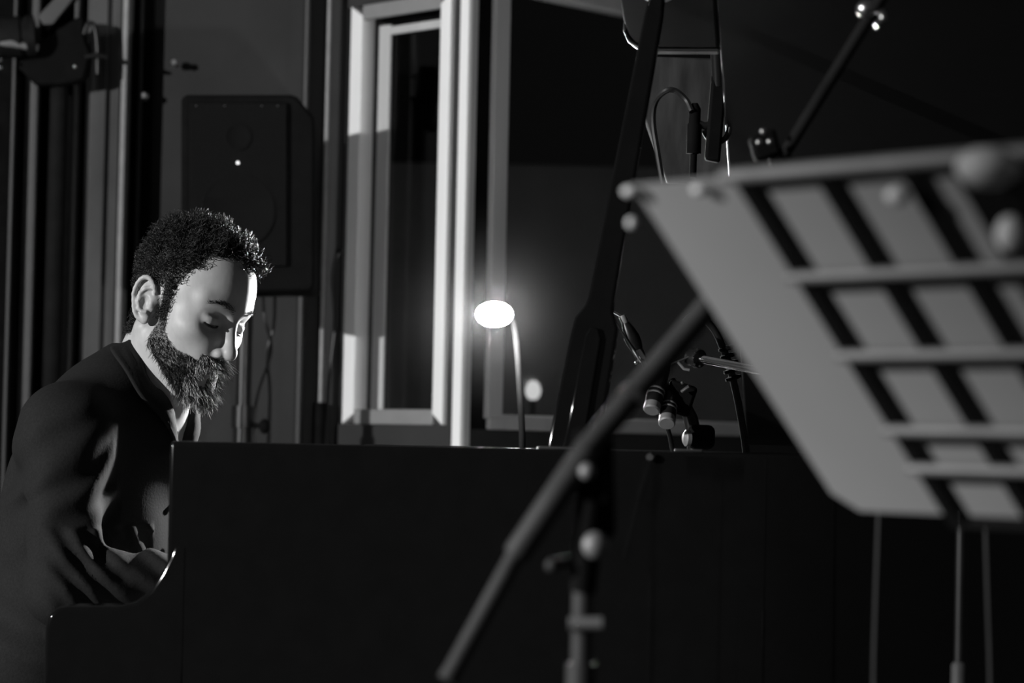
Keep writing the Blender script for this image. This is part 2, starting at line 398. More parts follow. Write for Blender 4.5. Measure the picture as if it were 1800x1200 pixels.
# lid prop: outline measured in its own plane, thickness across
pb, pt_ = pp(0.660, 0.075, 0.955), sock - LN * 0.004
pax = unit(pt_ - pb); pw = unit(PA - pax * (PA @ pax)); pn = np.cross(pax, pw); Lp = np.linalg.norm(pt_ - pb)
def pr(s, t): return pb + pax * s + pw * t
ol = [(0, -.034), (0.10, -.0335), (.19, -.031), (.214, -.029), (.230, -.020), (.243, -.0172), (.30, -.0165), (Lp - .03, -.0125), (Lp, -.0095)]
orr = [(0, .031), (.10, .0305), (.19, .0290), (.208, .028), (.218, .0235), (.228, .0185), (.243, .0172), (.30, .0160), (Lp - .03, .0125), (Lp, .0095)]
prop = build('lid_prop', MB().prism([pr(s, t) for s, t in ol[::-1]] + [pr(s, t) for s, t in orr], pn * 0.020), 'lacquer', piano, bevel=0.004, seg=3)
fr = pn if (pn @ (CAM - pb)) > 0 else -pn
fo = np.array([0.0, 0, 0]) if fr is not pn else pn * 0.020
build('short_stick', MB().prism([pr(s, t) + fo for s, t in [(.01, -.013), (.19, -.011), (.203, -.006), (.203, .004), (.19, .010), (.01, .013)]], fr * 0.006), 'lacquer', prop, bevel=0.002)
build('stick_hinge', MB().tube([pr(.028, -.026) + fo, pr(.028, .024) + fo], .005, 10), 'brass', prop, smooth=True)
build('prop_bracket', MB().box(pb[0] - .04, pb[0] + .045, pb[1] - .005, pb[1] + .03, .90, RIM + .003), 'brass', piano, bevel=.002)
build('lid_lock_plate', MB().prism([pp(a, .018, RIM - .001) for a in ()] + [pp(.80, .02, RIM), pp(.835, .021, RIM), pp(.835, .045, RIM), pp(.80, .045, RIM)], PZ * .003), 'brass', piano, bevel=.001)
build('case_knob', MB()._lathe(pp(.772, 0.0, RIM - .008), -PB, [(.004, -.002), (.004, .004), (.006, .006), (.004, .010)], 12), 'brass', piano, smooth=True)
build('case_lock', MB().obox(pp(.832, .012, .895), PA * .004, PB * .006, PZ * .014), 'chrome', piano, bevel=.003)

# ------------------------------------------------------------------ the pianist
class Field:
    """signed distance grid with uneven axes, meshed by surface nets"""
    def __init__(s, ax):
        s.ax = [np.asarray(a, np.float32) for a in ax]; s.D = np.full([len(a) for a in s.ax], 1.0, np.float32)
    def sub(s, lo, hi):
        sl = []
        for a, l, h in zip(s.ax, lo, hi):
            i, j = np.searchsorted(a, l), np.searchsorted(a, h); sl.append(slice(max(0, i - 1), min(len(a), j + 1)))
        return tuple(sl)
    def pts(s, sl):
        return np.stack(np.meshgrid(s.ax[0][sl[0]], s.ax[1][sl[1]], s.ax[2][sl[2]], indexing='ij'), -1)
    def op(s, fn, lo, hi, k, mode='u'):
        m = k + 0.02; sl = s.sub(np.asarray(lo) - m, np.asarray(hi) + m)
        if any(q.stop - q.start < 2 for q in sl): return
        p = s.pts(sl); d = fn(p).astype(np.float32); D = s.D[sl]
        if mode == 'u':
            h = np.maximum(k - np.abs(D - d), 0) / k; s.D[sl] = np.minimum(D, d) - h * h * k * 0.25
        else:
            h = np.maximum(k - np.abs(D + d), 0) / k; s.D[sl] = np.maximum(D, -d) + h * h * k * 0.25
    def mesh(s):
        D = s.D; S = D < 0; nx, ny, nz = D.shape
        cnt = np.zeros((nx - 1, ny - 1, nz - 1), np.int8)
        for i in (0, 1):
            for j in (0, 1):
                for k in (0, 1): cnt += S[i:nx - 1 + i, j:ny - 1 + j, k:nz - 1 + k]
        act = (cnt > 0) & (cnt < 8); idx = np.full(act.shape, -1, np.int64); I = np.argwhere(act); idx[act] = np.arange(len(I))
        acc = np.zeros((len(I), 3)); num = np.zeros(len(I)); cs = [(i, j, k) for i in (0, 1) for j in (0, 1) for k in (0, 1)]
        for a in cs:
            for b in cs:
                if sum(abs(a[q] - b[q]) for q in range(3)) != 1 or a > b: continue
                ia, ib = I + a, I + b
                da, db = D[ia[:, 0], ia[:, 1], ia[:, 2]], D[ib[:, 0], ib[:, 1], ib[:, 2]]
                m = (da < 0) != (db < 0); t = np.where(m, da / np.where(da == db, 1, da - db), 0)
                pa = np.stack([s.ax[q][ia[:, q]] for q in range(3)], 1); pb_ = np.stack([s.ax[q][ib[:, q]] for q in range(3)], 1)
                acc += np.where(m[:, None], pa + (pb_ - pa) * t[:, None], 0); num += m
        v = acc / num[:, None]; faces = []
        for q in range(3):
            u, w_ = [(1, 2), (2, 0), (0, 1)][q]
            sh = [slice(None)] * 3; A = [slice(None)] * 3; B = [slice(None)] * 3; A[q] = slice(0, -1); B[q] = slice(1, None)
            ch = S[tuple(A)] != S[tuple(B)]; E_ = np.argwhere(ch)
            ok = (E_[:, u] > 0) & (E_[:, w_] > 0) & (E_[:, u] < D.shape[u] - 1) & (E_[:, w_] < D.shape[w_] - 1); E_ = E_[ok]
            eu = np.zeros(3, int); eu[u] = 1; ew = np.zeros(3, int); ew[w_] = 1
            qd = [idx[tuple((E_ - x).T)] for x in (0 * eu, eu, eu + ew, ew)]
            f = np.stack(qd, 1); fl = S[tuple(E_.T)]; f[fl] = f[fl][:, ::-1]; faces.append(f)
        return v, np.concatenate(faces)[:, ::-1]
def ell(c, r, Rm=None):
    c = np.asarray(c); r = np.asarray(r)
    def fn(p):
        q = p - c
        if Rm is not None: q = q @ Rm
        k0 = np.sqrt(((q / r) ** 2).sum(-1)); k1 = np.sqrt(((q / (r * r)) ** 2).sum(-1)); return k0 * (k0 - 1) / np.maximum(k1, 1e-6)
    rr = max(r); return fn, c - rr, c + rr
def cone(a, b, ra, rb):
    a = np.asarray(a, float); b = np.asarray(b, float); ab = b - a; L2 = ab @ ab
    def fn(p):
        q = p - a; t = np.clip((q @ ab) / L2, 0, 1); return np.sqrt(((q - t[..., None] * ab) ** 2).sum(-1)) - (ra + (rb - ra) * t)
    r = max(ra, rb); return fn, np.minimum(a, b) - r, np.maximum(a, b) + r
def axis(segs):                                          # [(start, stop, step), ...]
    out = []
    for a, b, st in segs: out += list(np.arange(a, b - 1e-9, st))
    return np.array(out + [segs[-1][1]])

HC = np.array([-0.4905, 4.35, 1.2015]); HS = 1.0; HSV = np.array([.93, 1.0, 1.0])
def rot(y, p, r):
    cy, sy, cp, sp, cr, sr = math.cos(y), math.sin(y), math.cos(p), math.sin(p), math.cos(r), math.sin(r)
    return np.array([[cy, -sy, 0], [sy, cy, 0], [0, 0, 1]]) @ np.array([[cp, 0, sp], [0, 1, 0], [-sp, 0, cp]]) @ np.array([[1, 0, 0], [0, cr, -sr], [0, sr, cr]])
HM = rot(math.radians(-34), math.radians(21.0), math.radians(-8))
def h2w(p): return HC + (np.asarray(p) * HSV) @ HM.T
def w2h(p): return ((np.asarray(p) - HC) @ HM) / HSV

TY = math.radians(20)
TF, TL = np.array([math.cos(TY), -math.sin(TY), 0]), np.array([math.sin(TY), math.cos(TY), 0])
neck = P(258, 690, 4.38); chest = P(172, 855, 4.39); belly = P(150, 1045, 4.40); pelv = np.array([chest[0] - 0.10, 4.42, 0.575])
sh_r, el_r, wr_r = P(112, 764, 4.215), P(112, 1035, 4.13), P(322, 1012, 4.17)
sh_l = chest + (sh_r - chest) + TL * 0.345 - TF * 0.055 - np.array([0, 0, .03]); el_l = sh_l + np.array([0.06, 0.10, -0.27]); wr_l = el_l + np.array([0.25, -0.10, 0.0]); wr_l[2] = 0.80
up_t = unit(neck - belly); TX = unit(TF - up_t * (TF @ up_t)); TM = np.stack([TX, TL, np.cross(TX, TL)], 1)
knees = [np.array([-0.28, 4.26, 0.53]), np.array([-0.24, 4.60, 0.53])]
hips = [pelv + np.array([0.03, -0.09, -0.02]), pelv + np.array([0.03, 0.09, -0.02])]
ank = [np.array([-0.30, 4.24, 0.09]), np.array([-0.22, 4.62, 0.09])]

def hsym(fn_pts): return fn_pts
def skin_field():
    fx = axis([(-1.0, HC[0] - .17, .014), (HC[0] - .17, HC[0] + .16, .0022), (HC[0] + .16, .06, .012)])
    fy = axis([(4.0, 4.10, .012), (4.10, 4.22, .004), (4.22, 4.48, .0022), (4.48, 4.70, .0045), (4.70, 4.76, .012)])
    fz = axis([(0.0, 0.69, .015), (0.69, 0.85, .004), (0.85, 1.03, .010), (1.03, 1.345, .0022)])
    F = Field([fx, fy, fz])
    # torso, legs and arms under the clothes
    F.op(*ell(chest, (.10, .155, .20), TM), k=.04); F.op(*ell(belly, (.095, .14, .17), TM), k=.05); F.op(*ell(pelv, (.12, .15, .10)), k=.05)
    F.op(*cone(sh_r, sh_l, .05, .05), k=.04)
    for s, e, w_ in ((sh_r, el_r, wr_r), (sh_l, el_l, wr_l)):
        F.op(*cone(s, e, .046, .038), k=.03); F.op(*cone(e, w_, .037, .026), k=.02)
    for h, k_, a in zip(hips, knees, ank):
        F.op(*cone(h, k_, .07, .05), k=.04); F.op(*cone(k_, a, .048, .033), k=.03); F.op(*cone(a - [0, 0, .04], a + [.13, 0, -.055], .035, .028), k=.02)
    # hands on the keys
    for w_, sd in ((wr_r, -1), (wr_l, 1)):
        fwd = unit(np.array([1.0, -0.1, 0])); lat = np.array([0.1, 1.0, 0]); kn = w_ + fwd * .085 + np.array([0, 0, -.008])
        for i, o in enumerate((-.028, -.010, .010, .027)):
            F.op(*cone(w_ + lat * o * .6, kn + lat * o, .016, .012), k=.012)
            L = (.036, .044, .041, .032)[i if sd > 0 else 3 - i]
            a = kn + lat * o; b = a + fwd * L + np.array([0, 0, -.004]); c = b + fwd * L * .62 + np.array([0, 0, -.021]); e = c + fwd * .012 + np.array([0, 0, -.017])
            F.op(*cone(a, b, .0095, .0085), k=.006); F.op(*cone(b, c, .0085, .0078), k=.004); F.op(*cone(c, e, .0078, .0068), k=.004)
        tb = w_ + fwd * .03 + lat * (-sd) * -.022 * -1; t1 = tb + fwd * .035 + lat * (-.024 * sd) * 1 + np.array([0, 0, -.018]); t2 = t1 + fwd * .03 + np.array([0, 0, -.014])
        F.op(*cone(tb, t1, .014, .0105), k=.01); F.op(*cone(t1, t2, .0105, .008), k=.005)
    # head: primitives in head coordinates, mirrored where there are two
    def H(prim, k, mode='u', sym=False):
        fn, lo, hi = prim; lo, hi = np.array(lo, float), np.array(hi, float)
        if sym: lo[1] = -max(abs(lo[1]), abs(hi[1])); hi[1] = -lo[1]
        cs = np.array([h2w([(lo, hi)[i][0], (lo, hi)[j][1], (lo, hi)[k2][2]]) for i in (0, 1) for j in (0, 1) for k2 in (0, 1)])
        def g(p):
            q = w2h(p)
            if sym: q = np.concatenate([q[..., :1], np.abs(q[..., 1:2]), q[..., 2:]], -1)
            return fn(q) * HS
        F.op(g, cs.min(0), cs.max(0), k, mode)
    H(ell((-.016, 0, .038), (.100, .078, .086)), .02)
    H(ell((.022, 0, .030), (.068, .066, .074)), .03)
    H(ell((.030, 0, -.035), (.056, .058, .070)), .03)
    H(ell((.030, 0, -.075), (.050, .046, .042)), .025)
    H(ell((.070, 0, -.104), (.023, .025, .019)), .025)
    H(cone((.0, .050, -.062), (.066, .018, -.106), .017, .016), .025, sym=True)
    H(ell((.048, .047, -.024), (.027, .019, .018)), .025, sym=True)
    H(cone((.080, .010, .021), (.060, .050, .026), .0105, .010), .016, sym=True)
    H(ell((.070, 0, -.062), (.025, .031, .022)), .02)
    H(ell((.066, .022, -.034), (.021, .019, .022)), .02, sym=True)
    H(ell((.0905, .032, -.001), (.0130, .022, .0100)), .020, 's', sym=True)
    H(cone((.083, 0, .012), (.1065, 0, -.033), .0080, .0092), .013)
    H(ell((.1085, 0, -.0395), (.0120, .0105, .0098)), .011)
    H(ell((.0945, .0132, -.0445), (.0115, .0072, .0080)), .005, sym=True)
    H(ell((.0985, .0075, -.0525), (.007, .0038, .0045)), .003, 's', sym=True)
    H(ell((.0695, .0325, -.001), (.0152, .0175, .0140)), .006, sym=True)
    H(cone((.0835, .018, -.0085), (.0765, .047, -.0075), .0014, .0014), .002, 's', sym=True)       # closed lid line
    H(cone((.0850, .018, .0080), (.0765, .049, .0070), .0017, .0017), .004, 's', sym=True)        # lid crease
    H(ell((.085, 0, -.0705), (.0125, .023, .0062)), .006); H(ell((.083, 0, -.0815), (.0125, .019, .0066)), .006)
    H(cone((.0985, 0, -.0760), (.084, .026, -.0770), .0016, .0016), .003, 's', sym=True)
    # ears
    eu = unit([-.26, .10, .96]); ef = unit(np.array([.90, -.34, .25])); ef = unit(ef - eu * (ef @ eu)); eo = np.cross(eu, ef); eo = eo if eo[1] > 0 else -eo
    ec = np.array([-.026, .083, -.014]); EM = np.stack([ef, eu, eo], 1)
    def ep(f, u, o): return ec + ef * f + eu * u + eo * o
    H(ell(ep(0, .002, -.003), (.0180, .032, .0045), EM), .004, sym=True)
    H(cone(ep(.012, 0, -.010), ep(-.002, .0, -.006), .014, .010), .008, sym=True)
    ring = [ep(.0182 * math.cos(q) * (1.0 if math.sin(q) > 0 else .92), .003 + .0325 * math.sin(q), .002 + .002 * math.sin(q)) for q in np.linspace(math.radians(20), math.radians(255), 15)]
    for a, b in zip(ring[:-1], ring[1:]): H(cone(a, b, .0034, .0034), .0025, sym=True)
    ant = [ep(.009, .020, .002), ep(0, .018, .003), ep(-.007, .010, .0035), ep(-.0085, -.002, .0035), ep(-.006, -.013, .003), ep(.0, -.018, .003), ep(.007, -.017, .003)]
    for a, b in zip(ant[:-1], ant[1:]): H(cone(a, b, .0028, .0028), .0025, sym=True)
    H(ell(ep(.004, -.027, -.001), (.0085, .0095, .005), EM), .004, sym=True)
    H(ell(ep(.003, -.003, .004), (.0070, .0105, .0060), EM), .003, 's', sym=True)
    H(ell(ep(.0135, -.004, .001), (.004, .0065, .005), EM), .003, sym=True)
    # neck
    F.op(*cone(h2w((-.028, 0, -.03)), neck + TX * -.012 + up_t * -.03, .054, .062), k=.018)
    F.op(*cone(h2w((.02, 0, -.09)), neck + TX * .028 + up_t * -.02, .034, .04), k=.03)
    for s in (-1, 1): F.op(*cone(h2w((-.03, .052 * s, -.055)), neck + TX * .060 + TL * .022 * s + up_t * -.055, .015, .010), k=.018)
    F.op(*ell(neck + TX * .004 - up_t * .085, (.068, .10, .055), TM), k=.03)
    return F.mesh()
sv, sf = skin_field()

def skin_mat():
    m = bpy.data.materials.new('skin'); m.use_nodes = True; nt = m.node_tree; b = nt.nodes['Principled BSDF']
    b.inputs['Roughness'].default_value = 0.48; b.inputs['Specular IOR Level'].default_value = 0.35
    at = nt.nodes.new('ShaderNodeAttribute'); at.attribute_name = 'hair_root'
    nz = nt.nodes.new('ShaderNodeTexNoise'); nz.inputs['Scale'].default_value = 90; nz.inputs['Detail'].default_value = 5
    rp = nt.nodes.new('ShaderNodeValToRGB'); rp.color_ramp.elements[0].color = (.35, .35, .35, 1); rp.color_ramp.elements[1].color = (.46, .46, .46, 1)
    mx = nt.nodes.new('ShaderNodeMixRGB'); mx.inputs[2].default_value = (.02, .02, .02, 1)
    nt.links.new(nz.outputs['Fac'], rp.inputs['Fac']); nt.links.new(rp.outputs['Color'], mx.inputs[1]); nt.links.new(at.outputs['Fac'], mx.inputs[0])
    bp_ = nt.nodes.new('ShaderNodeBump'); bp_.inputs['Strength'].default_value = 0.08; bp_.inputs['Distance'].default_value = .002
    nt.links.new(nz.outputs['Fac'], bp_.inputs['Height']); nt.links.new(bp_.outputs['Normal'], b.inputs['Normal'])
    nt.links.new(mx.outputs['Color'], b.inputs['Base Color']); return m
MT['skin'] = skin_mat()
def np_mesh(name, v, f, m, parent=None, smooth=True):
    me = bpy.data.meshes.new(name); l = np.array(root_loc(parent)) if parent is not None else np.zeros(3)
    v = np.ascontiguousarray(v - l, np.float32); f = np.ascontiguousarray(f, np.int32)
    me.vertices.add(len(v)); me.vertices.foreach_set('co', v.ravel())
    k = f.shape[1]; me.loops.add(f.size); me.loops.foreach_set('vertex_index', f.ravel())
    me.polygons.add(len(f)); me.polygons.foreach_set('loop_start', np.arange(0, f.size, k, dtype=np.int32))
    try: me.polygons.foreach_set('loop_total', np.full(len(f), k, np.int32))
    except Exception: pass
    me.update(calc_edges=True); me.validate()
    if smooth: me.polygons.foreach_set('use_smooth', np.ones(len(me.polygons), bool))
    me.materials.append(MT[m]); o = bpy.data.objects.new(name, me); C.objects.link(o)
    if parent is not None: o.parent = parent
    return o
# masks for hair and beard in head coordinates
def scalp_mask(q):
    x, y, z = q[:, 0], np.abs(q[:, 1]), q[:, 2]
    ys = q[:, 1]
    xb = np.where(z < .088, .014 + np.clip(z, 0, .088) / .088 * .026, .040 + (z - .088) * 2.6)
    xb = xb + np.where((ys > -.002) & (ys < .042) & (z > .070), .030, 0)      # forelock falling to his left
    xb = np.where((z > .098) & (y < .05), np.maximum(xb, .066), xb)
    m = (x < xb) & (z > -.075)
    m &= ~((x > -.062) & (z < .020))                      # the ear and below
    m |= (x > -.002) & (x < .016) & (z < .022) & (z > -.03) & (y > .058)      # sideburn
    m |= (x < -.055) & (z > -.070) & (z < .02)
    return m & (y < .0815)
def beard_mask(q):
    x, y, z = q[:, 0], np.abs(q[:, 1]), q[:, 2]
    zc = -.036 - .40 * (x - .010) - .010 * np.exp(-((x - .045) / .022) ** 2)
    m = (x > .0) & (z < zc) & (z > -.128) & (z > -.072 - .78 * x)
    m |= (x > -.001) & (x < .020) & (z < -.025) & (z > -.075) & (y > .045)
    m |= (x > .066) & (z < -.053) & (z > -.0685) & (y < .034)
    lips = (((y / .025) ** 2 + ((z + .0765) / .0095) ** 2) < 1) & (x > .07)
    patch = (y > .008) & (y < .026) & (z < -.083) & (z > -.100) & (x > .068)
    return m & ~lips & ~patch & (np.abs(q[:, 1]) < .08)
person = np_mesh('person', sv, sf, 'skin')
tag(person, 'bearded man in a dark collared shirt playing the piano, head bowed', 'person')
hq = w2h(sv); near = (np.abs(hq) < .16).all(1)
sm, bm_ = scalp_mask(hq) & near, beard_mask(hq) & near
at = person.data.attributes.new('hair_root', 'FLOAT', 'POINT')
if len(person.data.vertices) == len(sv):
    at.data.foreach_set('value', np.clip(sm * .95 + bm_ * .80, 0, 1).astype(np.float32))
# vertex normals by faces
vn = np.zeros_like(sv); fn_ = np.cross(sv[sf[:, 2]] - sv[sf[:, 0]], sv[sf[:, 3]] - sv[sf[:, 1]])
for k in range(4): np.add.at(vn, sf[:, k], fn_)
vn /= np.maximum(np.linalg.norm(vn, axis=1, keepdims=True), 1e-12)
if ((vn[sm] * (sv[sm] - HC)).sum(1)).mean() < 0: vn = -vn; person.data.flip_normals()

def strands(paths, r0, r1):
    """paths (N, S, 3) to one mesh of three-sided tapering tubes"""
    N, S, _ = paths.shape; t = np.gradient(paths, axis=1); t /= np.maximum(np.linalg.norm(t, axis=2, keepdims=True), 1e-9)
    ref = np.broadcast_to(np.array([.31, .55, .77]), t.shape); a = np.cross(t, ref); a /= np.maximum(np.linalg.norm(a, axis=2, keepdims=True), 1e-9); b = np.cross(t, a)
    rad = np.linspace(r0, r1, S)[None, :, None]
    v = np.stack([paths + rad * (math.cos(q) * a + math.sin(q) * b) for q in (0, 2.094, 4.189)], 2).reshape(-1, 3)
    base = (np.arange(N)[:, None, None] * S + np.arange(S - 1)[None, :, None]) * 3; k = np.arange(3)[None, None, :]
    f = np.stack([base + k, base + (k + 1) % 3, base + 3 + (k + 1) % 3, base + 3 + k], -1).reshape(-1, 4)
    return v, f
def pick(mask, n):
    i = np.flatnonzero(mask); return rng.choice(i, min(n, len(i)), replace=len(i) < n)
fwd_h, up_h, left_h = HM[:, 0], HM[:, 2], HM[:, 1]
def hair():
    i = pick(sm, 9000); p0 = sv[i]; nrm = vn[i]; q = w2h(p0); N = len(i); S = 9
    top = np.clip((q[:, 2] - .03) / .07, 0, 1); front = np.clip((q[:, 0] - .02) / .05, 0, 1)
    L = (.013 + .017 * top + .008 * top * front) * rng.uniform(.6, 1.25, N)
    clump = np.sin(p0 * 190.0 + np.array([0, 1.3, 2.1])) ; d = nrm + .55 * clump + .35 * rng.normal(size=(N, 3)); d[:, 2] -= .25 * (1 - top)
    d /= np.linalg.norm(d, axis=1, keepdims=True)
    a = np.cross(d, rng.normal(size=(N, 3))); a /= np.linalg.norm(a, axis=1, keepdims=True); b = np.cross(d, a)
    t = np.linspace(0, 1, S)[None, :, None]; ph = rng.uniform(0, 6.28, (N, 1, 1)); turns = rng.uniform(.8, 1.7, (N, 1, 1)) * 6.28; R = rng.uniform(.0025, .0055, (N, 1, 1))
    path = (p0 - nrm * .001)[:, None] + d[:, None] * (L[:, None, None] * t) * .8 + R * t ** .5 * (np.cos(ph + turns * t) * a[:, None] + np.sin(ph + turns * t) * b[:, None]) - R * t ** .5 * .5 * a[:, None]
    return strands(path, .00062, .00030)
v, f = hair(); o = np_mesh('hair', v, f, 'hair', person); o['label'] = 'short dark curly hair'
def beard():
    i = pick(bm_, 7500); p0 = sv[i]; nrm = vn[i]; q = w2h(p0); N = len(i); S = 6
    chin = np.clip((q[:, 0] - .03) / .05, 0, 1) * np.clip((-.07 - q[:, 2]) / .03, 0, 1); mous = (q[:, 2] > -.069) & (q[:, 0] > .06)
    L = (.005 + .004 * np.clip((-.03 - q[:, 2]) / .05, 0, 1) + .010 * chin) * rng.uniform(.6, 1.2, N); L = np.where(mous, .015 * rng.uniform(.7, 1.3, N), L)
    down = np.array([.12, 0, -1.0]); d = .55 * nrm + down * (.6 + .7 * chin)[:, None] + .28 * rng.normal(size=(N, 3)) + fwd_h * (.15 + .40 * chin)[:, None]; d += np.where(mous[:, None], left_h * np.sign(q[:, 1:2]) * .5 + nrm * .2, 0)
    d /= np.linalg.norm(d, axis=1, keepdims=True); bend = .35 * rng.normal(size=(N, 3)); bend[:, 2] -= .3
    t = np.linspace(0, 1, S)[None, :, None]
    path = (p0 - nrm * .0008)[:, None] + L[:, None, None] * (d[:, None] * t + bend[:, None] * t * t * .45)
    fr = np.clip((q[:, 0] - .068) / .016, 0, 1); g = np.where(rng.uniform(size=N) < .03 + .55 * fr, rng.uniform(.25, .7, N), .012)  # random flecks, plus front whiskers paled in colour for the lamp's light
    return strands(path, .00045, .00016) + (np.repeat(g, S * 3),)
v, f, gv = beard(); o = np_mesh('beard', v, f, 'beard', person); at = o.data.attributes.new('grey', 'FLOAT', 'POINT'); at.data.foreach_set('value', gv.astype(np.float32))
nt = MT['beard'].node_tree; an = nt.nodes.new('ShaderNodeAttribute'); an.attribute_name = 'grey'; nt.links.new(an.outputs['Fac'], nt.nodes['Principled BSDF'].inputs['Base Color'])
o['label'] = 'full dark beard with moustache'
def brow(sd):
    x = hq[:, 0]; y = hq[:, 1] * sd; z = hq[:, 2]; zc = .0235 + .006 * np.sin(np.clip((y - .012) / .042, 0, 1) * 3.14)
    m = near & (y > .011) & (y < .054) & (np.abs(z - zc) < .0040 - .0022 * np.clip((y - .03) / .024, 0, 1)) & (x > .04)
    i = pick(m, 400); p0 = sv[i]; nrm = vn[i]; N = len(i)
    d = .35 * nrm + left_h * sd * .9 - fwd_h * .3 + up_h * .15 + .2 * rng.normal(size=(N, 3)); d /= np.linalg.norm(d, axis=1, keepdims=True)
    t = np.linspace(0, 1, 4)[None, :, None]
    return strands(p0[:, None] + d[:, None] * t * .007, .0004, .00015)
for s in (-1, 1):
    v, f = brow(s); o = np_mesh('eyebrow', v, f, 'hair', person); o['kind'] = 'stuff'
    build('eyelash', MB().tube([h2w((.0845 - .0085 * abs(t) ** 1.8 - .0020 * t, s * (.0325 + .0160 * t), -.0065 - .0035 * (1 - t * t) - .001 * t)) for t in np.linspace(-1, 1, 12)], [.0005, .0013] + [.0018] * 8 + [.0013, .0005], 6), 'hair', person, smooth=True)

# shirt
def shirt_field():
    F = Field([np.arange(-1.0, -.33, .005), np.arange(3.98, 4.80, .005), np.arange(.50, 1.15, .005)])
    F.op(*ell(chest, (.122, .180, .225), TM), k=.05); F.op(*ell(belly, (.128, .168, .20), TM), k=.06); F.op(*ell(pelv + [0, 0, .06], (.145, .172, .12)), k=.06)
    F.op(*cone(sh_r + TL * .02, sh_l - TL * .02, .062, .062), k=.05)
    F.op(*cone(neck - up_t * .075, neck - up_t * .055, .085, .070), k=.05)
    F.op(*cone(neck - TX * .045 - up_t * .07, neck - TX * .030 + up_t * .030, .055, .040), k=.04)
    F.op(*cone(neck - TX * .03 - up_t * .045, sh_r + up_t * .008, .05, .05), k=.04); F.op(*cone(neck - TX * .03 - up_t * .045, sh_l + up_t * .008, .05, .05), k=.04)
    for s, e, w_ in ((sh_r, el_r, wr_r), (sh_l, el_l, wr_l)):
        F.op(*cone(s, e, .060, .053), k=.05)
        ax = w_ - e; L = np.linalg.norm(ax); ax = ax / L
        F.op(*cone(e, w_ - ax * .005, .052, .036), k=.03)
        # cut the cuff off flat
        def cut(p, w_=w_, ax=ax): return np.maximum(-((p - w_) @ ax) - .0, np.sqrt(((p - w_) ** 2).sum(-1)) - .07)
        F.op(cut, w_ - .07, w_ + .07, .004, 's')
        # creases: gathered folds at the elbow and along the forearm, drape folds on the upper arm
        sl = F.sub(np.minimum(np.minimum(s, e), w_) - .09, np.maximum(np.maximum(s, e), w_) + .09); p = F.pts(sl)
        te = (p - e) @ ax; tz = p[..., 2] - e[2]; dse = np.sqrt(((p - e) ** 2).sum(-1))
        wob = .3 * np.sin(p[..., 2] * 55) + .5 * np.sin(p[..., 1] * 23 + p[..., 0] * 31)
        fore = np.exp(-np.clip(np.abs(te - .10) - .09, 0, 1) ** 2 / .03 ** 2) * (np.abs(tz) < .09)
        F.D[sl] += (.0042 * np.sin(2 * math.pi * (te + .75 * tz) / .046 + wob * 2.2) * fore).astype(np.float32)
        upm = np.exp(-((tz - .15) / .10) ** 2) * (te < .10) * (te > -.10)
        F.D[sl] += (.0035 * np.sin(2 * math.pi * (tz - .9 * te) / .062 + wob * 2.0) * upm).astype(np.float32)
    sl = (slice(None),) * 3; p = F.pts(sl); q = (p - belly) @ TM
    F.D += (.0040 * np.sin(q[..., 2] * 95 + 1.8 * np.sin(q[..., 1] * 16) + 9 * q[..., 0]) * np.exp(-((q[..., 2] + .07) / .08) ** 2)).astype(np.float32)
    q = (p - chest) @ TM
    F.D += (.0030 * np.sin(q[..., 0] * 60 + q[..., 2] * 30 + 2 * np.sin(q[..., 1] * 20)) * np.exp(-((q[..., 2]) / .14) ** 2)).astype(np.float32)
    # open neckline: a wedge taken out of the front
    q = (p - neck) @ TM; u, l, h = q[..., 0], q[..., 1], q[..., 2]
    wedge = np.maximum(np.abs(l - .004) - np.clip((h + .105) * .40, -.02, .032), -u + .015); wedge = np.maximum(wedge, -(h + .11)); wedge = np.maximum(wedge, h - .1)
    skinny = ell(chest, (.108, .17, .21), TM)[0](p); sk2 = ell(neck + TX * .004 - up_t * .085, (.066, .10, .055), TM)[0](p)
    F.D = np.maximum(F.D, -np.maximum(wedge, -np.minimum(skinny, sk2) + .000)).astype(np.float32)
    nk = cone(neck - up_t * .03 + TX * .008, neck + up_t * .10 + TX * .03, .060, .060)[0](p); F.D = np.maximum(F.D, -nk).astype(np.float32)
    return F.mesh() + (F,)
v, f, SF = shirt_field(); shirt = np_mesh('shirt', v, f, 'shirt', person); shirt['label'] = 'dark long-sleeved shirt'
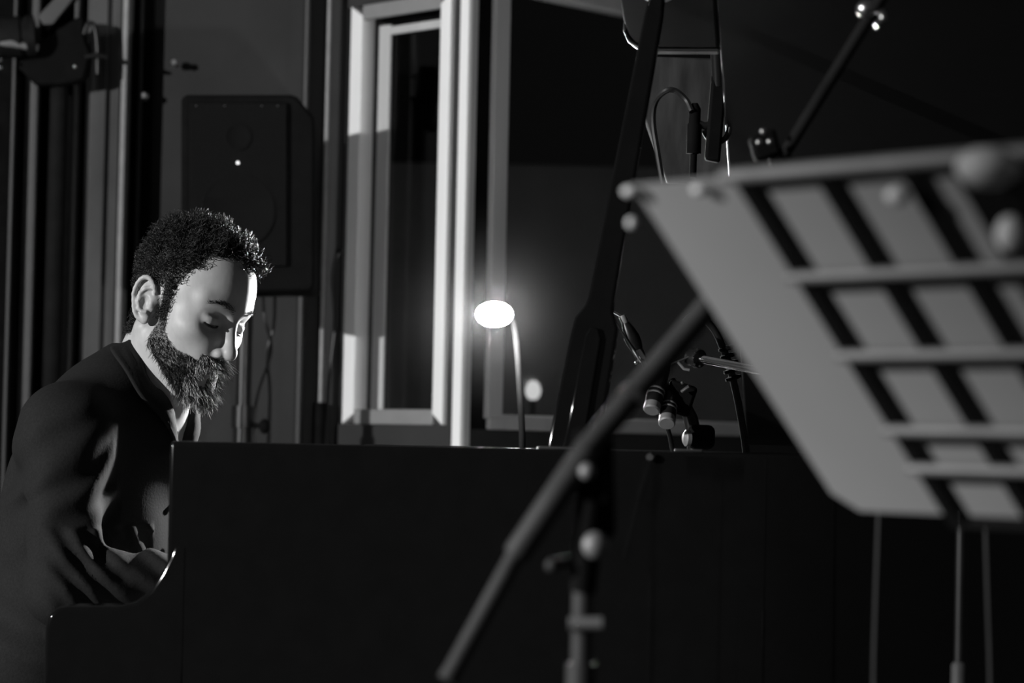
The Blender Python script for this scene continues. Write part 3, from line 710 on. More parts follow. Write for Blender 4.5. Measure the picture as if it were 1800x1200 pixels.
# collar: stand and turned-down leaf lying on the shirt, open at the front
def sdf_at(p):
    i = [int(np.clip(np.searchsorted(a_, x), 0, len(a_) - 1)) for a_, x in zip(SF.ax, p)]; return SF.D[tuple(i)]
def sgrad(p, h=.006):
    return unit(np.array([sdf_at(p + h * e_) - sdf_at(p - h * e_) for e_ in np.eye(3)]) + 1e-6)
def collar():
    mb = MB(); n = 60; rows = []; NS = 8
    for i in range(n + 1):
        t = i / n; ph = math.radians(16) + t * math.radians(328)      # from the front, round the person's left side to the right
        c, s_ = math.cos(ph), math.sin(ph); e = abs(2 * t - 1)
        back = (1 - c) / 2; dirn = TX * c + TL * s_
        rin = .0600
        def axp(h): return neck + up_t * h + TX * (.008 + (h + .03) * .17)
        hgt = -.085
        for h in np.arange(.09, -.085, -.003):
            if sdf_at(axp(h) + dirn * (rin + .004)) < 0: hgt = h; break
        ctr = axp(hgt)
        stand = ctr + dirn * (rin - .001) - up_t * .025; top = ctr + dirn * (rin + .0005) + up_t * .013; fold = ctr + dirn * (rin + .008) + up_t * .013
        row = [stand, top, fold]; q = fold; width = .040 + .026 * max(0, (e - .75) / .25) ** 2; st_ = width / NS
        flare = max(0, (e - .8) / .2)
        dd = unit(dirn * (.75 - .3 * flare) - up_t * (.66 + .5 * flare))
        for k in range(NS):
            q = q + dd * st_
            for _ in range(4):
                d_ = sdf_at(q)
                if d_ < .006: q = q + sgrad(q) * (.0065 - d_)
                elif d_ > .012 and d_ < .5: q = q - sgrad(q) * min(.003, d_ - .012)
                else: break
            row.append(q)
        rows.append(row)
    rows = np.array(rows)
    rows[1:-1, :3] = (rows[:-2, :3] + rows[1:-1, :3] + rows[2:, :3]) / 3
    for _ in range(4): rows[1:-1, 2:] = (rows[:-2, 2:] + 2 * rows[1:-1, 2:] + rows[2:, 2:]) / 4
    k = rows.shape[1]; mb.add([q for r in rows for q in r], [(i * k + j, i * k + j + 1, (i + 1) * k + j + 1, (i + 1) * k + j) for i in range(n) for j in range(k - 1)]); return mb
o = build('collar', collar(), 'shirt', shirt, smooth=True); md = o.modifiers.new('cloth', 'SOLIDIFY'); md.thickness = .0035; md.offset = 0
for h in (-.150, -.205):
    c = neck + up_t * h + TX * (.098 + (-h - .14) * .35)
    build('button', MB()._lathe(c, TX, [(.0052, -.004), (.0056, .0015), (.004, .0025)], 12), 'pale', shirt, smooth=True)
# trousers and shoes
def trousers():
    F = Field([np.arange(-1.0, .02, .010), np.arange(4.05, 4.80, .010), np.arange(.02, .72, .010)])
    F.op(*ell(pelv, (.138, .168, .112)), k=.05)
    for h, k_, a in zip(hips, knees, ank):
        F.op(*cone(h, k_, .084, .064), k=.05); F.op(*cone(k_, a, .062, .055), k=.04)
    return F.mesh()
v, f = trousers(); np_mesh('trousers', v, f, 'trousers', person)
for a in ank:
    b = a.copy()
    sh = MB().tube([b + [-.075, 0, -.055], b + [-.06, 0, -.045], b + [0, 0, -.04], b + [.08, 0, -.052], b + [.16, 0, -.062], b + [.19, 0, -.068]], [.02, .036, .042, .038, .034, .016], 14)
    sh.v = [(x, y, max(z, 0.004)) for x, y, z in sh.v]; build('shoe', sh, 'leather', person, smooth=True)

bench = thing('piano_bench', 'black padded piano bench under the seated man', 'bench', (pelv[0], 4.42, 0))
bx, by = pelv[0] - .02, 4.42
build('cushion', MB().box(bx - .18, bx + .18, by - .33, by + .33, .415, .465), 'leather', bench, bevel=.015, seg=3)
build('apron', MB().box(bx - .17, bx + .17, by - .32, by + .32, .36, .415), 'lacquer', bench, bevel=.004)
for sx in (-1, 1):
    for sy in (-1, 1):
        build('leg', MB().hexa([(bx + sx * .15 - .015, by + sy * .29 - .015, 0), (bx + sx * .15 + .015, by + sy * .29 - .015, 0), (bx + sx * .15 + .015, by + sy * .29 + .015, 0), (bx + sx * .15 - .015, by + sy * .29 + .015, 0)],
              [(bx + sx * .15 - .02, by + sy * .29 - .02, .36), (bx + sx * .15 + .02, by + sy * .29 - .02, .36), (bx + sx * .15 + .02, by + sy * .29 + .02, .36), (bx + sx * .15 - .02, by + sy * .29 + .02, .36)]), 'lacquer', bench, bevel=.003)

# ------------------------------------------------------------------ loudspeaker on its stand
SD = 6.31
def quad_prism(pts_px, d, depth):                        # outline in pixels at a depth, extruded away from the camera
    return MB().prism([P(x, y, d) for x, y in pts_px], np.array([0, depth, 0]))
spk = thing('loudspeaker', 'black loudspeaker with a grille and a small glowing light, behind the man', 'speaker', P(430, 515, SD + .1))
body = [(318, 172), (328, 166), (512, 166), (522, 170), (551, 205), (553, 215), (553, 500), (546, 512), (330, 514), (318, 508)]
build('cabinet', quad_prism(body, SD, .22), 'black_plastic', spk, bevel=.008, seg=3)
gr_ = build('grille', quad_prism([(332, 180), (505, 180), (505, 468), (332, 468)], SD - .012, .012), 'grille', spk, bevel=.004)
for x, y, r in ((418, 240, .032), (418, 370, .085)):
    build('driver_ring', MB()._lathe(P(x, y, SD - .012), (0, -1, 0), [(r, -.002), (r, .0025), (r - .006, .0035), (r - .010, .001)], 36), 'grille', gr_, smooth=True)
build('indicator_light', MB().ball(P(418, 286, SD - .016), .0034, 10), 'led', spk, smooth=True)
for x in (345, 395, 460, 488):
    build('screw', MB()._lathe(P(x, 186, SD - .012), (0, -1, 0), [(.0016, -.001), (.0016, .001), (.001, .0015)], 10), 'steel', spk, smooth=True)
st = thing('speaker_stand', 'black tripod stand holding up the loudspeaker', 'stand', (P(428, 700, SD + .12)[0], SD + .12, 0))
px_, py_ = st.location.x, st.location.y; ztop = P(428, 514, SD)[2]
build('pole', MB().lathe((px_, py_, .95), (0, 0, 1), [(.0175, 0), (.0175, ztop - .95)], 20), 'black_metal', st, smooth=True)
zc_ = P(428, 712, SD)[2]
build('lower_pole', MB().lathe((px_, py_, .12), (0, 0, 1), [(.021, 0), (.021, zc_ - .17), (.0255, zc_ - .169), (.0255, zc_ - .12)], 20), 'black_metal', st, smooth=True)
kn = np.array([px_, py_, zc_ - .04])
build('locking_knob', MB().tube([kn, kn + [.045, -.01, -.005]], .006, 10).ball(kn + [.05, -.01, -.005], .016, 14, (.8, .8, 1.1)), 'black_plastic', st, smooth=True)
for q in (20, 140, 260):
    a = math.radians(q); dr_ = np.array([math.cos(a), math.sin(a), 0])
    lg = build('leg', MB().tube([np.array([px_, py_, .75]) + dr_ * .03, np.array([px_, py_, .012]) + dr_ * .30], .010, 10), 'black_metal', st, smooth=True)
    build('brace', MB().tube([np.array([px_, py_, .22]) + dr_ * .022, np.array([px_, py_, .38]) + dr_ * .17], .006, 8), 'black_metal', st, smooth=True)
def cable(name, pts, r, label, m='cable', group=None):
    o = build(name, MB().tube(smooth_path(pts, 10), r, 8), m, smooth=True); return tag(o, label, 'cable', group)
cable('speaker_cable', [P(462, 514, SD + .2), P(466, 560, SD + .2), P(476, 600, SD + .2), P(474, 630, SD + .18), P(462, 665, SD + .16), P(452, 700, SD + .14), P(448, 740, SD + .12), P(446, 900, SD + .12), np.array([px_ + .03, py_ + .05, .03])], .0035, 'thin black cable crossing the loudspeaker stand pole, nearer the man')
cable('speaker_cable', [P(484, 514, SD + .22), P(482, 570, SD + .22), P(472, 610, SD + .22), P(471, 640, SD + .2), P(475, 690, SD + .2), P(473, 760, SD + .2), P(470, 900, SD + .2), np.array([px_ + .1, py_ + .1, .03])], .0042, 'thicker black cable hanging straight down from the loudspeaker')

# slim stand with a sleeve, beside the booth
sd2 = 6.84; q = P(562, 740, sd2)
st2 = thing('microphone_stand', 'slim black pole stand against the wall between loudspeaker and window', 'stand', (q[0], sd2, 0))
build('pole', MB().lathe((P(563, 600, sd2)[0] + .004, sd2, .6), (0, 0, 1), [(.0062, 0), (.0062, 1.75)], 14), 'grey_metal', st2, smooth=True)
build('sleeve', MB().lathe((P(563, 600, sd2)[0] + .004, sd2, .10), (0, 0, 1), [(.0135, 0), (.0135, P(562, 707, sd2)[2] - .10)], 16), 'black_plastic', st2, smooth=True)
build('base_plate', MB().lathe((P(563, 600, sd2)[0] + .004, sd2, 0), (0, 0, 1), [(.03, 0), (.03, .012), (.024, .03), (.016, .10)], 32), 'black_metal', st2, smooth=True)
cable('wall_cable', [P(601, 440, 6.84), P(592, 450, 6.85), P(585, 490, 6.86), P(590, 560, 6.86), P(584, 620, 6.86), P(577, 690, 6.86), P(576, 760, 6.86), P(576, 900, 6.86), (P(576, 900, 6.86)[0], 6.86, .02)], .0038, 'black cable looping down the wall to the slim pole stand')
for px0, py0 in ((308, 112), (255, 170)):
    o = build('wall_hook', MB()._lathe(P(px0, py0, WD - .002), (0, -1, 0), [(.010, -.004), (.010, .004), (.004, .008), (.004, .02), (.009, .024), (.006, .03)], 14), 'steel', smooth=True, loc=P(px0, py0, WD))
    tag(o, 'small round metal hook on the grey wall, the upper right one' if px0 > 300 else 'small round metal hook on the black strip left of the grey wall', 'hook')

# ------------------------------------------------------------------ the bright lamp on its stand
LD = 4.95; lc = P(870, 552, LD)
LBX, LBY = P(920, 790, 4.94)[0], 4.94
lamp = thing('stage_lamp', 'lit gooseneck lamp glaring at the camera from the far side of the piano', 'lamp', (LBX, LBY, .872))
ld = unit(np.array([-.22, -.96, -.10]))
build('housing', MB()._lathe(lc, -ld, [(.014, -.001), (.016, .002), (.018, .01), (.019, .03), (.018, .06), (.012, .08), (.004, .084)], 32), 'black_metal', lamp, smooth=True)
u_ = unit(np.cross(ld, (0, 0, 1))); v_ = np.cross(u_, ld)
build('lens', MB().prism([lc + ld * .003 + .0335 * math.cos(t) * u_ + .0225 * math.sin(t) * v_ for t in np.linspace(0, 2 * math.pi, 33)[:-1]], ld * .003), 'bulb', lamp)
build('gooseneck', MB().tube(smooth_path([lc - ld * .07, lc - ld * .085 + [.012, 0, -.015], P(908, 606, LD + .06), P(912, 660, LD + .03), P(918, 770, LBY), np.array([LBX, LBY, .89])], 6), .0058, 12), 'black_matte', lamp, smooth=True)
build('lamp_base', MB().lathe((LBX, LBY, .872), (0, 0, 1), [(.045, 0), (.045, .010), (.012, .022), (.008, .04)], 32), 'black_metal', lamp, smooth=True)
ls = spot('stage_lamp_light', tuple(lc + ld * .006), tuple(lc + np.array([-.46, -.55, -.12])), 110, 80, .6, .010); ls.parent = lamp; ls.matrix_parent_inverse = Matrix.Translation(-Vector(lamp.location))
GD = 8.4; gq = P(937, 686, GD)
gl = thing('globe_lamp', 'small round glowing lamp low behind the window glass', 'lamp', (gq[0], GD, 0))
build('globe', MB().ball(gq, .026, 18, (.9, .9, 1.15)), 'globe', gl, smooth=True)
build('stem', MB().lathe((gq[0], GD, .0), (0, 0, 1), [(.07, 0), (.07, .012), (.007, .02), (.007, gq[2] - .04), (.014, gq[2] - .028)], 16), 'black_metal', gl, smooth=True)

gp = bpy.data.lights.new('globe_lamp_light', 'POINT'); gpo = bpy.data.objects.new('globe_lamp_light', gp); C.objects.link(gpo); gp.energy = 16.0; gp.shadow_soft_size = .02
gpo.location = tuple(gq + np.array([0, 0.06, .02])); gpo.parent = gl; gpo.matrix_parent_inverse = Matrix.Translation(-Vector(gl.location))

# ------------------------------------------------------------------ microphones over the strings
MD = 4.12
def mic(name, tail, tip, r, label, ring=True, parts=True):
    t = thing(name, label, 'microphone', tail); tail, tip = np.asarray(tail), np.asarray(tip); ax = unit(tip - tail); L = np.linalg.norm(tip - tail)
    b = build('body', MB()._lathe(tail, ax, [(r * .55, 0), (r * .8, .004), (r, .02), (r, L - .014), (r * .96, L - .012)], 20), 'black_metal', t, smooth=True)
    build('grille', MB()._lathe(tail, ax, [(r * .98, L - .012), (r, L - .009), (r, L - .002), (r * .85, L)], 20), 'grey_metal', t, smooth=True)
    if ring:
        for h in (.030, .038): build('ring', MB()._lathe(tail, ax, [(r * 1.0, L - h), (r * 1.06, L - h + .0008), (r * 1.06, L - h + .0026), (r, L - h + .0034)], 20), 'grey_metal', b, smooth=True)
    return t
# clip microphone with a wire loop
m1 = thing('clip_microphone', 'small clip microphone with a bent wire guard beside the lid prop', 'microphone', P(1128, 632, MD))
a0, a1 = P(1128, 632, MD), P(1096, 560, MD); ax1 = unit(a1 - a0)
build('collar', MB()._lathe(a0, ax1, [(.008, 0), (.0085, .002), (.0085, .014), (.008, .016)], 18), 'chrome', m1, smooth=True)
build('body', MB()._lathe(a0, ax1, [(.009, .016), (.011, .026), (.0115, .036), (.0085, .050), (.0055, .058)], 18), 'black_metal', m1, smooth=True)
build('capsule', MB()._lathe(a0, ax1, [(.0052, .058), (.0056, .060), (.0056, .068), (.005, .070)], 14), 'grey_metal', m1, smooth=True)
build('wire_guard', MB().tube(smooth_path([P(1126, 636, MD - .008), P(1112, 614, MD - .01), P(1092, 582, MD - .01), P(1078, 558, MD - .01), P(1074, 550, MD - .008), P(1078, 548, MD - .004), P(1092, 556, MD), P(1102, 563, MD)], 6), .0018, 8), 'chrome', m1, smooth=True)
build('clamp_screw', MB().ball(P(1118, 637, MD - .012), .0028, 10), 'chrome', m1, smooth=True)
build('gooseneck', MB().tube(smooth_path([P(1129, 632, MD), P(1137, 652, MD), P(1150, 690, MD + .02), P(1170, 740, MD + .04), P(1182, 790, MD + .06), P(1184, 850, MD + .06)], 6), .0035, 10), 'black_metal', m1, smooth=True)
build('stay', MB().tube([P(1184, 845, MD + .06), P(1186, 880, MD + .08), np.array([*P(1186, 880, MD + .08)[:2], .874])], .006, 10), 'black_metal', m1, smooth=True)
mic('pencil_microphone', P(1168, 628, MD + .05), P(1145, 722, MD - .01), .0125, 'pencil microphone pointing down, nearest the clip microphone')
mic('pencil_microphone', P(1178, 672, MD + .05), P(1172, 745, MD - .015), .0125, 'second pencil microphone, angled down at the stand clamp')
cs_ = thing('microphone_clamp_stand', 'black clamp stand carrying the pencil microphones inside the piano', 'stand', (P(1225, 780, MD + .05)[0], MD + .06, .874))
build('stem', MB().tube([np.array([cs_.location.x, MD + .06, .874]), P(1222, 780, MD + .05), P(1214, 735, MD + .05), P(1196, 695, MD + .04), P(1180, 668, MD + .05)], [.012, .012, .011, .009, .006], 14), 'black_metal', cs_, smooth=True)
build('clamp_block', MB().obox(P(1194, 700, MD + .03), np.array([.020, 0, -.006]), np.array([0, .012, 0]), np.array([.007, 0, .022])), 'black_plastic', cs_, bevel=.005)
build('wing_nut', MB().tube([P(1198, 688, MD + .01), P(1206, 682, MD + .005), P(1212, 678, MD + .0)], .0026, 8).ball(P(1199, 673, MD + .01), .0026, 8), 'steel', cs_, smooth=True)
build('base_block', MB().obox(P(1232, 768, MD + .05), np.array([.020, 0, 0]), np.array([0, .02, 0]), np.array([0, 0, .018])), 'black_plastic', cs_, bevel=.010, seg=3)
build('clamp_pad', MB()._lathe(P(1212, 770, MD + .02), (-1, -.3, 0), [(.012, 0), (.012, .006), (.008, .009)], 18), 'grey_metal', cs_, smooth=True)
bt = thing('boom_tube', 'chrome boom tube with a shock mount ring reaching in from the music stand side', 'microphone boom', P(1310, 645, 4.0))
build('tube', MB().tube([P(1228, 630, MD), P(1310, 646, 4.05), P(1480, 680, 3.95)], .0062, 14), 'chrome', bt, smooth=True)
build('mount_ring', MB()._lathe(P(1228, 630, MD), P(1228, 630, MD) - P(1310, 646, 4.05), [(.007, -.006), (.0135, -.003), (.0145, .004), (.012, .008), (.013, .016), (.006, .020)], 20), 'black_metal', bt, smooth=True)
build('spring_arm', MB().tube([P(1218, 624, MD), P(1200, 632, MD), P(1180, 640, MD)], .0016, 8), 'steel', bt, smooth=True)
build('spring_arm', MB().tube([P(1192, 636, MD), P(1202, 648, MD), P(1212, 650, MD)], .0022, 8), 'grey_metal', bt, smooth=True)
for x, y in ((1226, 614), (1222, 620), (1219, 626), (1218, 632), (1221, 640), (1230, 643)):
    build('mount_bead', MB().ball(P(x, y, MD - .016), .0016, 8), 'chrome', bt, smooth=True)
bt_end = P(1480, 680, 3.95)
build('boom_post', MB().tube([bt_end, np.array([bt_end[0], bt_end[1], .875])], .008, 12), 'black_metal', bt, smooth=True)
gn = thing('gooseneck_arm', 'black gooseneck arm arching beside the lid, ribbed lower down', 'gooseneck', P(1310, 800, 4.2))
build('arch', MB().tube(smooth_path([P(1204, 566, 4.22), P(1216, 556, 4.22), P(1236, 560, 4.22), P(1256, 580, 4.22), P(1270, 610, 4.22), P(1284, 650, 4.22), P(1300, 720, 4.22), P(1312, 800, 4.22), P(1318, 900, 4.22)], 8), .0055, 12), 'black_metal', gn, smooth=True)
for k in range(5):
    c = P(1276 + k * 3.0, 608 + k * 13, 4.22); e = P(1280 + k * 3.0, 621 + k * 13, 4.22)
    build('rib', MB()._lathe(c, e - c, [(.007, 0), (.0125, .0015), (.0125, .0055), (.007, .007)], 16), 'black_plastic', gn, smooth=True)

# ------------------------------------------------------------------ hanging board, microphone and cable under the lid
BD = 4.75
hb = build('tapered_board', quad_prism([(1118, 98), (1300, 104), (1300, 330), (1215, 324), (1172, 322), (1126, 190)], BD, .02), 'board', bevel=.003, loc=P(1200, 320, BD))
tag(hb, 'worn dark wooden board with slanting edge hanging under the lid corner', 'board')
HD = 4.05
hm_ = thing('hanging_microphone', 'black microphone with plug hanging before the wooden board under the lid', 'microphone', P(1218, 320, HD))
build('plug', MB()._lathe(P(1218, 312, HD), P(1222, 180, HD) - P(1218, 312, HD), [(.005, 0), (.005, .033), (.0105, .034), (.0105, .075), (.0085, .078), (.0085, .098), (.004, .106)], 16), 'black_plastic', hm_, smooth=True)
build('holder', MB().obox(P(1258, 208, HD), np.array([.011, 0, -.002]), np.array([0, .01, 0]), np.array([.004, 0, .062])), 'black_plastic', hm_, bevel=.004)
build('hanger_rod', MB().tube([P(1264, 150, HD), P(1258, 40, HD - .02), P(1255, -30, HD - .05)], .010, 12), 'black_metal', hm_, smooth=True)
build('arm', MB().tube([P(1220, 215, HD), P(1240, 222, HD), P(1260, 214, HD)], .006, 10), 'black_metal', hm_, smooth=True)
cable('looped_cable', [P(1165, 322, HD + .03), P(1156, 270, HD + .03), P(1148, 215, HD + .03), P(1152, 180, HD + .02), P(1170, 160, HD), P(1188, 160, HD), P(1206, 176, HD), P(1216, 196, HD - .01)], .0042, 'black cable looping over in front of the wooden board')
cable('looped_cable', [P(1275, 130, HD - .01), P(1281, 170, HD), P(1283, 215, HD), P(1277, 240, HD), P(1262, 250, HD), P(1246, 244, HD), P(1238, 232, HD + .01)], .0040, 'short black cable curl right of the hanging plug')

# ------------------------------------------------------------------ tall lighting stand at the far left
LT = 6.78; lx = P(92, 600, LT)[0]
ts = thing('lighting_stand', 'dark lighting stand with clamps in front of the door at the far left', 'stand', (lx, LT, 0))
build('mast', MB().lathe((lx, LT, .0), (0, 0, 1), [(.07, 0), (.07, .012), (.03, .03), (.022, .05), (.022, 1.92)], 24), 'black_matte', ts, smooth=True)
build('head_block', quad_prism([(70, 70), (138, 28), (148, 32), (150, 70), (160, 92), (148, 140), (130, 145), (100, 150), (62, 150), (30, 118), (40, 84)], LT - .02, .05), 'black_plastic', ts, bevel=.008)
build('lamp_can', MB()._lathe(P(-40, 70, LT - .05), P(72, 62, LT - .03) - P(-40, 70, LT - .05), [(.03, 0), (.05, .02), (.05, .10), (.044, .105), (.044, .112), (.05, .117), (.05, .135), (.03, .14)], 24), 'black_metal', ts, smooth=True)
build('side_arm', MB().tube([P(-60, 72, LT - .08), P(20, 76, LT - .08), P(66, 84, LT - .05)], .010, 10), 'grey_metal', ts, smooth=True)
build('bright_strut', quad_prism([(66, 28), (120, -30), (150, -30), (84, 56)], LT + .05, .02), 'trim_dim', ts, bevel=.003)
build('yoke_hook', MB().tube(smooth_path([P(148, 60, LT - .03), P(155, 42, LT - .03), P(165, 44, LT - .03), P(170, 64, LT - .03), P(172, 98, LT - .03), P(172, 130, LT - .03)], 6), .006, 10), 'black_metal', ts, smooth=True)
build('handle', MB().tube([P(150, 100, LT - .04), P(170, 97, LT - .04), P(188, 101, LT - .04)], [.006, .007, .004], 10), 'black_metal', ts, smooth=True)
for x, y in ((2, 105), (2, 119), (131, 117)):
    build('bolt', MB().ball(P(x, y, LT - .07), .0045, 10), 'chrome', ts, smooth=True)

# ------------------------------------------------------------------ foreground boom stand (out of focus)
FD = 2.30
fs_ = thing('boom_stand', 'blurred boom microphone stand in front of the piano', 'stand', (P(1022, 1150, FD)[0], FD, 0))
pb0, pb1, pb2, pb3 = P(786, 1196, FD - .03), P(905, 978, FD - .01), P(1038, 782, FD), P(1260, 520, FD + .06)
build('boom_tail', MB().tube([pb0, pb0 + (pb1 - pb0) * .1, pb1 + (pb1 - pb0) * .08], [.0085, .0078, .0078], 16), 'stand_paint', fs_, smooth=True)
build('boom_sleeve', MB().tube([pb1, pb1 + (pb2 - pb1) * .03, pb2 - (pb2 - pb1) * .03, pb2], [.0095, .0112, .0112, .0095], 18), 'stand_paint', fs_, smooth=True)
build('boom_tube', MB().tube([pb2 - (pb3 - pb2) * .05, pb3], .0105, 18), 'stand_paint', fs_, smooth=True)
q = pb2 + (pb3 - pb2) * .30
build('tube_band', MB().tube([q, q + (pb3 - pb2) * .04], .0112, 18), 'steel', fs_, smooth=True)
build('swivel_clutch', MB().obox(P(1045, 850, FD + .01), np.array([.016, 0, 0]), np.array([0, .014, 0]), np.array([-.002, 0, .045])), 'black_plastic', fs_, bevel=.008, seg=3)
build('clutch_screw', MB().ball(P(1032, 828, FD - .02), .007, 12), 'grey_metal', fs_, smooth=True)
build('clutch_knob', MB().ball(P(1046, 958, FD - .03), .0105, 18, (1, .8, 1.05)), 'grey_metal', fs_, smooth=True)
build('clutch_stem', MB().tube([P(1042, 880, FD), P(1024, 1040, FD)], .011, 14), 'black_plastic', fs_, smooth=True)
build('small_knob', MB().tube([P(1010, 985, FD), P(972, 992, FD - .01)], .005, 10).ball(P(970, 992, FD - .01), .0062, 10), 'stand_paint', fs_, smooth=True)
pz = P(1024, 1040, FD)
build('upper_pole', MB().lathe((pz[0], pz[1], .70), (0, 0, 1), [(.0085, 0), (.0085, pz[2] - .70)], 16), 'stand_paint', fs_, smooth=True)
build('pole_collar', MB().tube([P(1000, 1096, FD - .01), P(1058, 1096, FD - .01)], .0055, 12), 'grey_metal', fs_, smooth=True)
build('lower_pole', MB().lathe((pz[0], pz[1], .08), (0, 0, 1), [(.0125, 0), (.0125, P(1020, 1165, FD)[2] - .08)], 16), 'stand_paint', fs_, smooth=True)
for qd in (200, 320, 80):
    a = math.radians(qd); dv = np.array([math.cos(a), math.sin(a), 0])
    build('leg', MB().tube([np.array([pz[0], pz[1], .14]) + dv * .012, np.array([pz[0], pz[1], .012]) + dv * .33], .008, 10), 'stand_paint', fs_, smooth=True)

# ------------------------------------------------------------------ foreground music stand with sheets (out of focus)
UH = unit(np.array([.643, -.766, 0])); NH = np.array([-.766, -.643, 0]); TT = math.radians(44)
VU = NH * math.sin(TT) + np.array([0, 0, math.cos(TT)])           # up the desk, leaning to the camera's left
BN = unit(np.cross(UH, VU)); BN = BN if BN @ (CAM - P(1500, 600, 2)) > 0 else -BN   # the back of the desk, seen from the camera
SB = P(1484, 897, 2.15)                                            # lower left paper corner
def sp(u, v, n=0.0): return SB + UH * u + VU * v + BN * n
def stand_uv(px, py):                                              # where a pixel's ray meets the desk plane
    d = _F + _R * (px - 900) / FPX - _U * (py - 600) / FPX; t = ((SB - CAM) @ BN) / (d @ BN); q = CAM + d * t - SB; return np.array([q @ UH, q @ VU])
u0t, v0t = stand_uv(1100, 322)
g0 = stand_uv(1293, 340); g0b = stand_uv(1684, 904); rt = stand_uv(1690, 312)
H_ = v0t; gx = (g0[0] + g0b[0]) / 2 + .010
stand = thing('music_stand', 'blurred slatted music stand holding sheet music in the right foreground', 'music stand', (*(sp(.32, .0) + NH * -.02)[:2], 0))
W_ = .62
b0, b1 = stand_uv(1400, 330), stand_uv(1545, 320)
pitch_ = max(.03, (b1[0] - b0[0]))
k = 0; uu = gx
while uu < W_:
    build('slat', MB().obox(sp(uu, H_ * .5 - .004, .006), UH * .0060, VU * (H_ * .5 + .003), BN * .0012), 'black_matte', stand); uu += pitch_
for py, x in ((464, 1500), (604, 1600), (738, 1680), (806, 1700)):
    vv = stand_uv(x, py)[1]
    build('cross_rod', MB().tube([sp(gx - .004, vv, .0115), sp(W_, vv, .0115)], .0042, 12), 'grey_metal', stand, smooth=True)
build('top_rail', MB().tube([sp(gx - .012, H_ + .004, .008), sp(W_, H_ + .004, .008)], .0052, 12), 'grey_metal', stand, smooth=True)
build('ledge', MB().obox(sp(W_ / 2 + gx / 2, -.004, -.014), UH * (W_ / 2 - gx / 2), VU * .0015, BN * .022), 'black_matte', stand, bevel=.001)
hub = sp(.36, H_ * .35, .02)
build('hub', MB()._lathe(hub, BN, [(.03, -.012), (.03, .004), (.018, .010), (.018, .02)], 20), 'black_metal', stand, smooth=True)
pole_top = hub + BN * .02
build('pole', MB().lathe((pole_top[0], pole_top[1], .05), (0, 0, 1), [(.011, 0), (.011, pole_top[2] - .05)], 16), 'black_metal', stand, smooth=True)
for qd in (90, 210, 330):
    a = math.radians(qd); dv = np.array([math.cos(a), math.sin(a), 0])
    build('leg', MB().tube([np.array([pole_top[0], pole_top[1], .25]), np.array([pole_top[0], pole_top[1], .012]) + dv * .30], .007, 10), 'black_metal', stand, smooth=True)
cr_ = .018
def sheet(u0, u1, v0, v1, n, tilt=0):
    pts = [(u0 + cr_, v0), (u1, v0), (u1, v1), (u0, v1), (u0, v0 + cr_)]
    return MB().prism([sp(a, b, n) for a, b in pts], BN * -.0008)
s1 = build('sheet_music', sheet(u0t * .3, rt[0] - .005, .0, H_ - .002, .000), 'paper', loc=sp(.1, 0)); tag(s1, 'large pale sheet music page sticking out left of the music stand', 'sheet music')
s2 = build('sheet_music', sheet(rt[0] - .03, rt[0] + .21, .0, stand_uv(1800, 472)[1], -.004), 'paper', loc=sp(.4, 0)); tag(s2, 'lower sheet music page at the right frame edge on the music stand', 'sheet music')
def clip(px, py, n, r, sq, label):
    u, v = stand_uv(px, py); o = build('paper_clip', MB().ball(sp(u, v, n), r, 14, sq), 'pale', smooth=True, loc=sp(u, v, n)); tag(o, label, 'clip')
clip(1600, 316, .016, .0075, (1.1, 1.1, .8), 'small pale clip on the top rail of the music stand')
clip(1764, 258, .020, .0135, (1.5, 1.5, .95), 'large pale clip at the right end of the music stand top rail')
clip(1798, 382, .016, .010, (1, 1, 1.2), 'pale clip on the dark right side of the music stand')
clip(1116, 327, .006, .0052, (1.2, 1.2, .8), 'tiny pale clip at the top left corner of the large sheet')
clip(1238, 324, .006, .0050, (1.2, 1.2, .8), 'tiny pale clip on the sheet top beside the first slat')
clip(1118, 382, .006, .0042, (.9, .9, 1), 'tiny pale clip on the left edge of the large sheet')

# second boom stand, upper right
RD = 2.95
rs = thing('boom_stand', 'thin dark boom with a chrome clutch slanting before the open lid', 'stand', (1.05, RD, 0))
e0, e1, e2 = P(1376, 276, RD + .1), P(1528, 32, RD), P(1640, -150, RD - .08)
build('boom_tube', MB().tube([e0, e2], .0065, 14), 'black_matte', rs, smooth=True)
build('clutch', MB().ball(P(1524, 16, RD - .01), .0105, 14, (1.1, 1, .9)), 'steel', rs, smooth=True)
build('clutch_hook', MB().tube(smooth_path([P(1535, 18, RD - .015), P(1549, 22, RD - .015), P(1551, 34, RD - .015), P(1538, 45, RD - .015)], 6), .0035, 10), 'steel', rs, smooth=True)
build('microphone_holder', MB().obox(P(1344, 256, RD + .1), np.array([.014, 0, .004]), np.array([0, .012, 0]), np.array([-.004, 0, .014])), 'black_plastic', rs, bevel=.004)
for x, y in ((1334, 250), (1353, 249), (1341, 231)):
    build('holder_screw', MB().ball(P(x, y, RD + .07), .0036, 10), 'steel', rs, smooth=True)
build('end_cap', MB().tube([P(1352, 282, RD + .1), P(1372, 278, RD + .1)], .009, 12), 'black_plastic', rs, smooth=True)
build('mast', MB().tube([e2, np.array([1.05, RD - .06, e2[2] - .02]), np.array([1.05, RD, .05])], .011, 12), 'black_metal', rs, smooth=True)
build('base', MB().lathe((1.05, RD, 0), (0, 0, 1), [(.13, 0), (.13, .012), (.015, .05)], 24), 'black_metal', rs, smooth=True)
o = build('lid_knob', MB()._lathe(P(1749, 60, 3.9), (-.1, -.7, -.7), [(.006, -.012), (.008, -.004), (.0085, .004), (.004, .008)], 14), 'steel', lid, smooth=True)

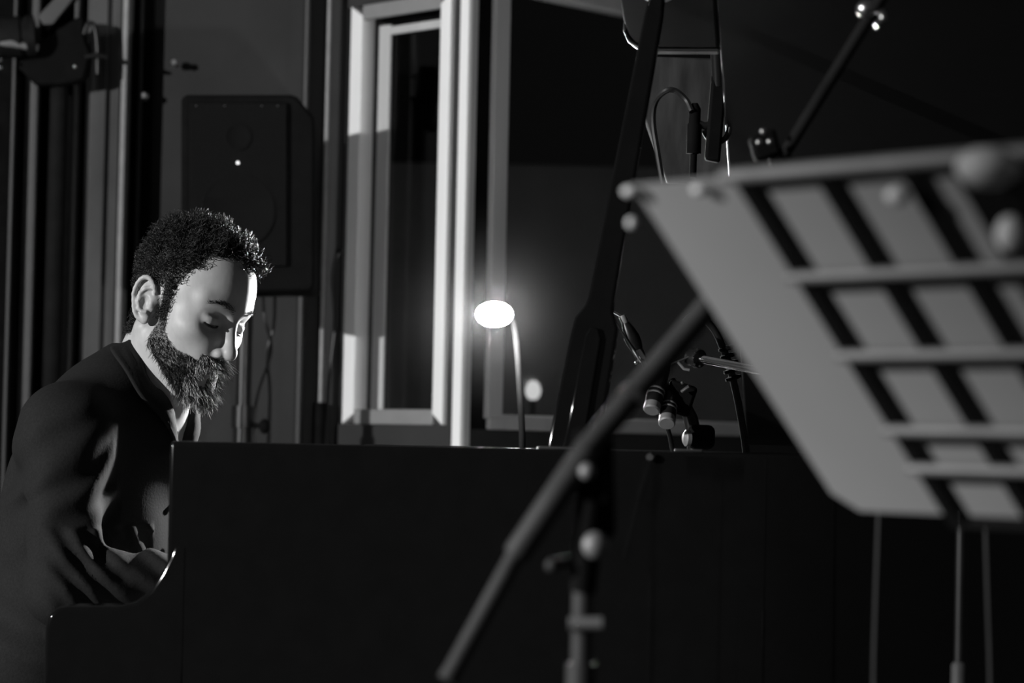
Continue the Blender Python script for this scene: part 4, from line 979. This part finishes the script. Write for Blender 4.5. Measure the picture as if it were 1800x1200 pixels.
# poles and cables under the music stand
QD = 3.1; qx = P(1688, 1000, QD)
ps = thing('microphone_stand', 'thin black pole stand below the music stand sheets', 'stand', (qx[0], QD, 0))
build('pole', MB().lathe((qx[0], QD, .76), (0, 0, 1), [(.0062, 0), (.0062, .36)], 16), 'black_metal', ps, smooth=True)
zk = P(1688, 1165, QD)[2]
build('clutch', MB().lathe((qx[0], QD, zk - .06), (0, 0, 1), [(.0095, 0), (.0095, .012), (.0075, .014), (.0075, .022), (.0095, .024), (.0095, .058), (.007, .062)], 16), 'stand_paint', ps, smooth=True)
build('lower_pole', MB().lathe((qx[0], QD, .02), (0, 0, 1), [(.13, 0), (.13, .012), (.010, .04), (.010, zk - .07)], 16), 'black_metal', ps, smooth=True)
cable('hanging_cable', [P(1546, 880, 2.6), P(1543, 960, 2.6), P(1539, 1080, 2.6), P(1536, 1200, 2.6), P(1534, 1500, 2.6), (P(1534, 1500, 2.6)[0], 2.6, .01)], .0022, 'thin cable hanging below the left part of the sheet music')
cable('hanging_cable', [P(1732, 880, 2.6), P(1734, 960, 2.6), P(1737, 1060, 2.6), P(1741, 1200, 2.6), P(1744, 1500, 2.6), (P(1744, 1500, 2.6)[0], 2.6, .01)], .0022, 'thin cable hanging right of the thin pole stand')

# ball of haze added around the lamp to make its glow
HR = .24
o = build('lamp_glow_haze', MB().ball(lc, HR, 24), 'black_matte', loc=lc); o['kind'] = 'stuff'; tag(o, 'faint ball of haze added to make a glow around the bright lamp', 'haze')
hm = bpy.data.materials.new('added_glow_haze'); hm.use_nodes = True; nt = hm.node_tree
for n_ in list(nt.nodes): nt.nodes.remove(n_)
tc = nt.nodes.new('ShaderNodeTexCoord'); mp = nt.nodes.new('ShaderNodeMapping'); mp.inputs['Scale'].default_value = (1 / HR,) * 3
gd = nt.nodes.new('ShaderNodeTexGradient'); gd.gradient_type = 'QUADRATIC_SPHERE'; ml = nt.nodes.new('ShaderNodeMath'); ml.operation = 'MULTIPLY'; ml.inputs[1].default_value = 0.045
vsn = nt.nodes.new('ShaderNodeVolumeScatter'); vo = nt.nodes.new('ShaderNodeOutputMaterial')
nt.links.new(tc.outputs['Object'], mp.inputs['Vector']); nt.links.new(mp.outputs['Vector'], gd.inputs['Vector']); nt.links.new(gd.outputs['Fac'], ml.inputs[0]); nt.links.new(ml.outputs[0], vsn.inputs['Density'])
nt.links.new(vsn.outputs[0], vo.inputs['Volume'])
o.data.materials[0] = hm
